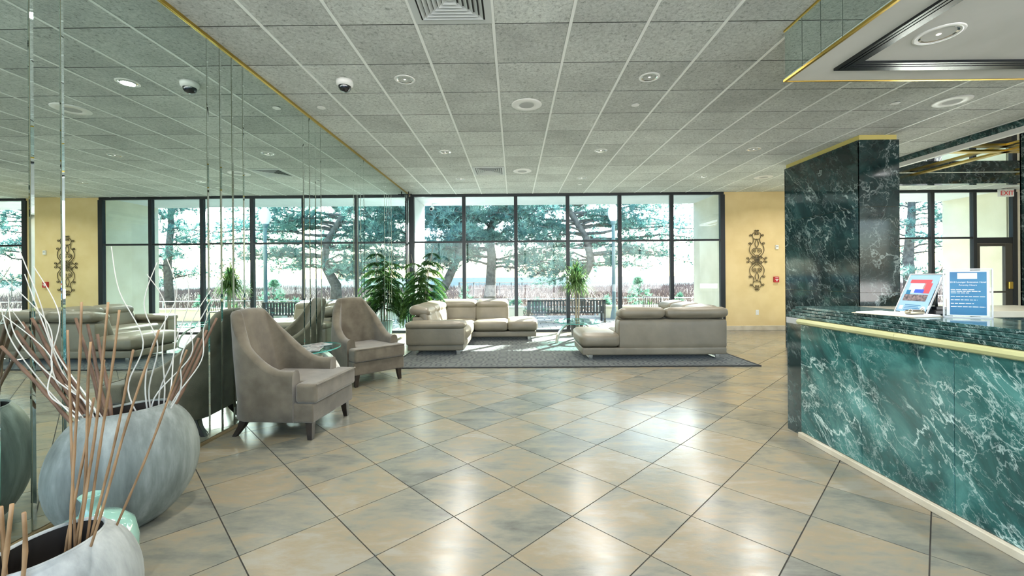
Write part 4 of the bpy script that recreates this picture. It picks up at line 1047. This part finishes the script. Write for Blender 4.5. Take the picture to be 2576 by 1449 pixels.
# ------------------------------------------------------------------ dunes, sea, planting
gm = MB(); nx_, ny_ = 60, 30; rg = random.Random(2)
def ground_z(x,y):
    t=min(max((y-15.2)/22,0),1); return -.25+.45*t*t*(3-2*t)+.10*math.sin(x*.37+y*.21)+.07*math.sin(x*.9-y*.5) - max(0,(y-42))*.12
vs=[]; 
for j in range(ny_+1):
    for i in range(nx_+1):
        x=-60+i*2.4; y=15.2+j*1.4; vs.append((x,y,ground_z(x,y)-.0))
gm.add(vs,[(j*(nx_+1)+i,j*(nx_+1)+i+1,(j+1)*(nx_+1)+i+1,(j+1)*(nx_+1)+i) for j in range(ny_) for i in range(nx_)])
S(gm.build('ground_dune', M['dune'], smooth=True), 'sandy dune beyond the patio')
gr = MB()
for k in range(42000):
    y=15.4+27*rg.random()**1.15; x=rg.uniform(-16-y*.45,10+y*.75); z=ground_z(x,y); hh=rg.uniform(.22,.50); a=rg.uniform(0,PI); w_=.008+.0006*y
    dx,dy=math.cos(a)*w_,math.sin(a)*w_*.3; lx,ly=rg.uniform(-.2,.2),rg.uniform(-.15,.15)
    gr.add([(x-dx,y-dy,z-.02),(x+dx,y+dy,z-.02),(x+lx,y+ly,z+hh)],[(0,1,2)])
tag(gr.build('dune_grass', M['dry_grass']), 'pinkish dry grass covering the dune', 'grass', kind='stuff')
S(MB().box(-3000,3000,58,5000,-4.2,-3.9).build('sea', M['sea']), 'pale blue sea on the horizon')
S(MB().box(-60,90,-60,FY-.2,-.6,-.2).build('ground_forecourt', M['bounce_ground']), 'unseen forecourt behind the viewer, pale to bounce light onto the ceiling')  # unseen ground, paled so sunlight bounces in through the rear openings
# dune walkway
dw = thing('dune_walkway', 'grey wooden walkway rail leading over the dune', 'railing', (-3.4,26,0))
for k in range(9): MB().box(k*.8-.035,k*.8+.035,k*1.1-.035,k*1.1+.035,-.3,1.02-.02*k).build('post', M['bark'], dw)
for z in (1.0,.6): MB().tube([(0,0,z),(6.4,8.8,z-.16)], .028, 6).build('rail_bar', M['bark'], dw)

def tuft(mb, p, d, ln, n, rr_, wid):
    for q in range(n):
        v=Vector((rr_.gauss(0,1),rr_.gauss(0,1),rr_.gauss(0,1))).normalized()
        v=(v+d*.8).normalized()*ln*rr_.uniform(.7,1.1); s_=v.cross(Vector((rr_.uniform(-1,1),rr_.uniform(-1,1),rr_.uniform(-1,1)))); s_=s_.normalized()*wid if s_.length>1e-6 else Vector((wid,0,0))
        mb.add([p-s_,p+s_,p+v],[(0,1,2)])
def pine_tree(label, trunk, radii, branches, seed, tufts=9, spread=1.0, wid=.013):
    base=Vector(trunk[0]); t=thing('pine_tree', label, 'tree', tuple(base), 0, 'pine trees on the dune')
    rr_=random.Random(seed); tp=[Vector(p)-base for p in trunk]
    MB().tube(tp, radii, 10).build('trunk', M['bark'], t, smooth=True)
    fm=MB(); bm_=MB()
    for (z,az,ln,rise) in branches:
        # start on the trunk at height z
        i=0
        while i < len(tp)-2 and tp[i+1].z < z: i+=1
        f=(z-tp[i].z)/max(tp[i+1].z-tp[i].z,1e-6); p0=tp[i].lerp(tp[i+1],min(max(f,0),1))
        d=Vector((math.cos(az),math.sin(az)*.8,rise)); pts=[]
        for k in range(7):
            u=k/6; pts.append(p0+d*ln*u+Vector((rr_.uniform(-.12,.12),rr_.uniform(-.12,.12),rr_.uniform(-.08,.12)-.10*u*u*ln))*(1 if k else 0))
        r0=.034*ln**.5
        bm_.tube(pts,[r0*(1-.85*k/6) for k in range(7)],5)
        for k in range(2,7):
            for q in range(tufts):
                sd=Vector((rr_.uniform(-1,1),rr_.uniform(-1,1),rr_.uniform(-.4,.7)))*.55*spread
                p=pts[k]+sd*(.4+.6*k/6)
                if q%3==0: bm_.tube([pts[k],pts[k].lerp(p,.5)+Vector((0,0,-.05)),p],[.012,.009,.005],3)
                tuft(fm,p,Vector((d.x,d.y,.5)).normalized(),rr_.uniform(.20,.32),14,rr_,wid)
    bm_.build('branches', M['bark'], t, smooth=True)
    o=fm.build('foliage', M['needle'], t); o['kind']='stuff'
    return t
def br_set(seed, z0, z1, n, l0, l1, az0=0, az1=2*PI, rise=(-.05,.35)):
    r_=random.Random(seed); return [(z0+(z1-z0)*(k+r_.random()*.6)/n, r_.uniform(az0,az1), r_.uniform(l0,l1), r_.uniform(*rise)) for k in range(n)]
pine_tree('big straight pine tree seen through the second window pane', [(-1.12,18,-.1),(-1.0,18,1.0),(-.95,18.1,2.2),(-1.05,18,3.2),(-.7,18,4.2),(-.75,18,5.5),(-.6,18,7.5)], [.30,.23,.20,.18,.15,.12,.06],
          br_set(1,1.8,6.2,46,1.6,3.6), 11, tufts=15)
pine_tree('leaning pine tree at the mirror end of the window', [(-3.4,17,-.1),(-2.7,17,1.2),(-2.2,17,2.3),(-1.9,17,3.3),(-1.8,17,5.5)], [.22,.18,.15,.12,.06],
          br_set(2,1.9,5.6,26,1.2,2.8,PI*.6,PI*1.5)+br_set(22,2.6,5.4,10,1,2.2), 12, tufts=14)
pine_tree('forked pine tree behind the lamp post and the dracaena', [(2.9,18.5,-.1),(2.9,18.5,1.0),(3.4,18.4,2.0),(3.2,18.4,3.0),(2.4,18.4,4.3),(1.9,18.4,6)], [.26,.22,.18,.15,.12,.06],
          br_set(3,1.7,5.8,34,1.6,3.3,-.6,PI*1.2,(-.15,.3))+[(2.4,-.1,4.0,.02),(2.9,.1,4.4,.12),(3.5,.0,4.3,.14),(4.2,-.1,3.8,.12),(2.0,3.0,2.6,-.12),(1.7,2.6,2.2,-.2),(1.9,3.3,2.4,-.05),(2.2,2.8,2.8,.0),(5.0,.1,4.0,.1),(4.6,.2,4.2,.12),(3.0,0,5,.10),(3.8,.15,5.2,.1),(4.6,-.2,4.8,.05),(3.3,-.3,4.8,.12),(3.6,.4,4.4,.1),(2.7,3.1,3.2,.05),(3.2,2.9,3.0,.1),(3.8,3.3,3.4,.1),(4.4,2.8,3.0,.1)], 13, tufts=16)
pine_tree('slender pine tree right of the cream wing wall', [(11.6,20,.1),(11.7,20,2),(11.5,20,4),(11.6,20,6.5)], [.2,.17,.13,.06], br_set(4,1.0,6.2,26,1.0,2.3), 14)
pine_tree('pine tree outside the exit bay windows', [(19.8,21,.1),(19.7,21,2),(19.9,21,4.5),(19.8,21,7)], [.26,.22,.16,.07], br_set(5,.8,6.8,34,1.5,3.2), 15, tufts=8)
def sapling(label, x, y, hgt, w_, seed, bushy=False):
    z=ground_z(x,y)-.02; t=thing('pine_sapling', label, 'shrub', (x,y,z), 0, 'young pines on the dune'); r_=random.Random(seed)
    MB().tube([(0,0,0),(.02,0,hgt*.5),(0,0,hgt)],[.03,.02,.008],5).build('stem', M['bark'], t)
    fm=MB(); n=int(60*hgt*w_)+14
    for k in range(n):
        u=r_.random(); rad=w_*(1-u)**.7*(1 if not bushy else 1.1)*r_.random()**.5; a=r_.uniform(0,2*PI)
        p=Vector((rad*math.cos(a),rad*math.sin(a),hgt*(.08+.9*u))); tuft(fm,p,Vector((math.cos(a)*.5,math.sin(a)*.5,1)).normalized(),.20,14,r_,.016)
    o=fm.build('foliage', M['needle_shrub'], t); o['kind']='stuff'
for a in (('young pine sapling left of the big trunk',-2.0,17.3,1.15,.45,31),('low pine bush right of the big trunk',.1,17.6,.75,.7,32),('pine bush at the third mullion',.95,17.2,.8,.5,33),
          ('young pine under the leaning trunk',-3.1,16.8,1.1,.6,34),('round pine bush beside the lamp post',5.35,18.0,1.55,.75,35),('small young pine between lamp post and wing wall',7.0,17.8,.85,.4,36),
          ('small young pine behind the bench end',3.7,16.6,.8,.35,37),('young pine seen beyond the wing wall',8.6,18.2,1.0,.5,38)): sapling(*a)
yc = thing('yucca', 'spiky yucca in the planter beside the lamp post', 'plant', (4.75,14.80,-.1)); r_=random.Random(8); lf=MB()
for q in range(70):
    a=r_.uniform(0,2*PI); el=r_.uniform(.1,1.5); d=Vector((math.cos(a)*math.cos(el),math.sin(a)*math.cos(el),math.sin(el))); s_=d.cross(Vector((0,0,1))); s_=s_.normalized() if s_.length>1e-3 else Vector((1,0,0))
    leaf_strip(lf,[d*.75*u+Vector((0,0,-.12*u*u)) for u in (0,.35,.7,1)],.035,s_)
o=lf.build('leaves', M['leaf_drac'], yc); o['kind']='stuff'
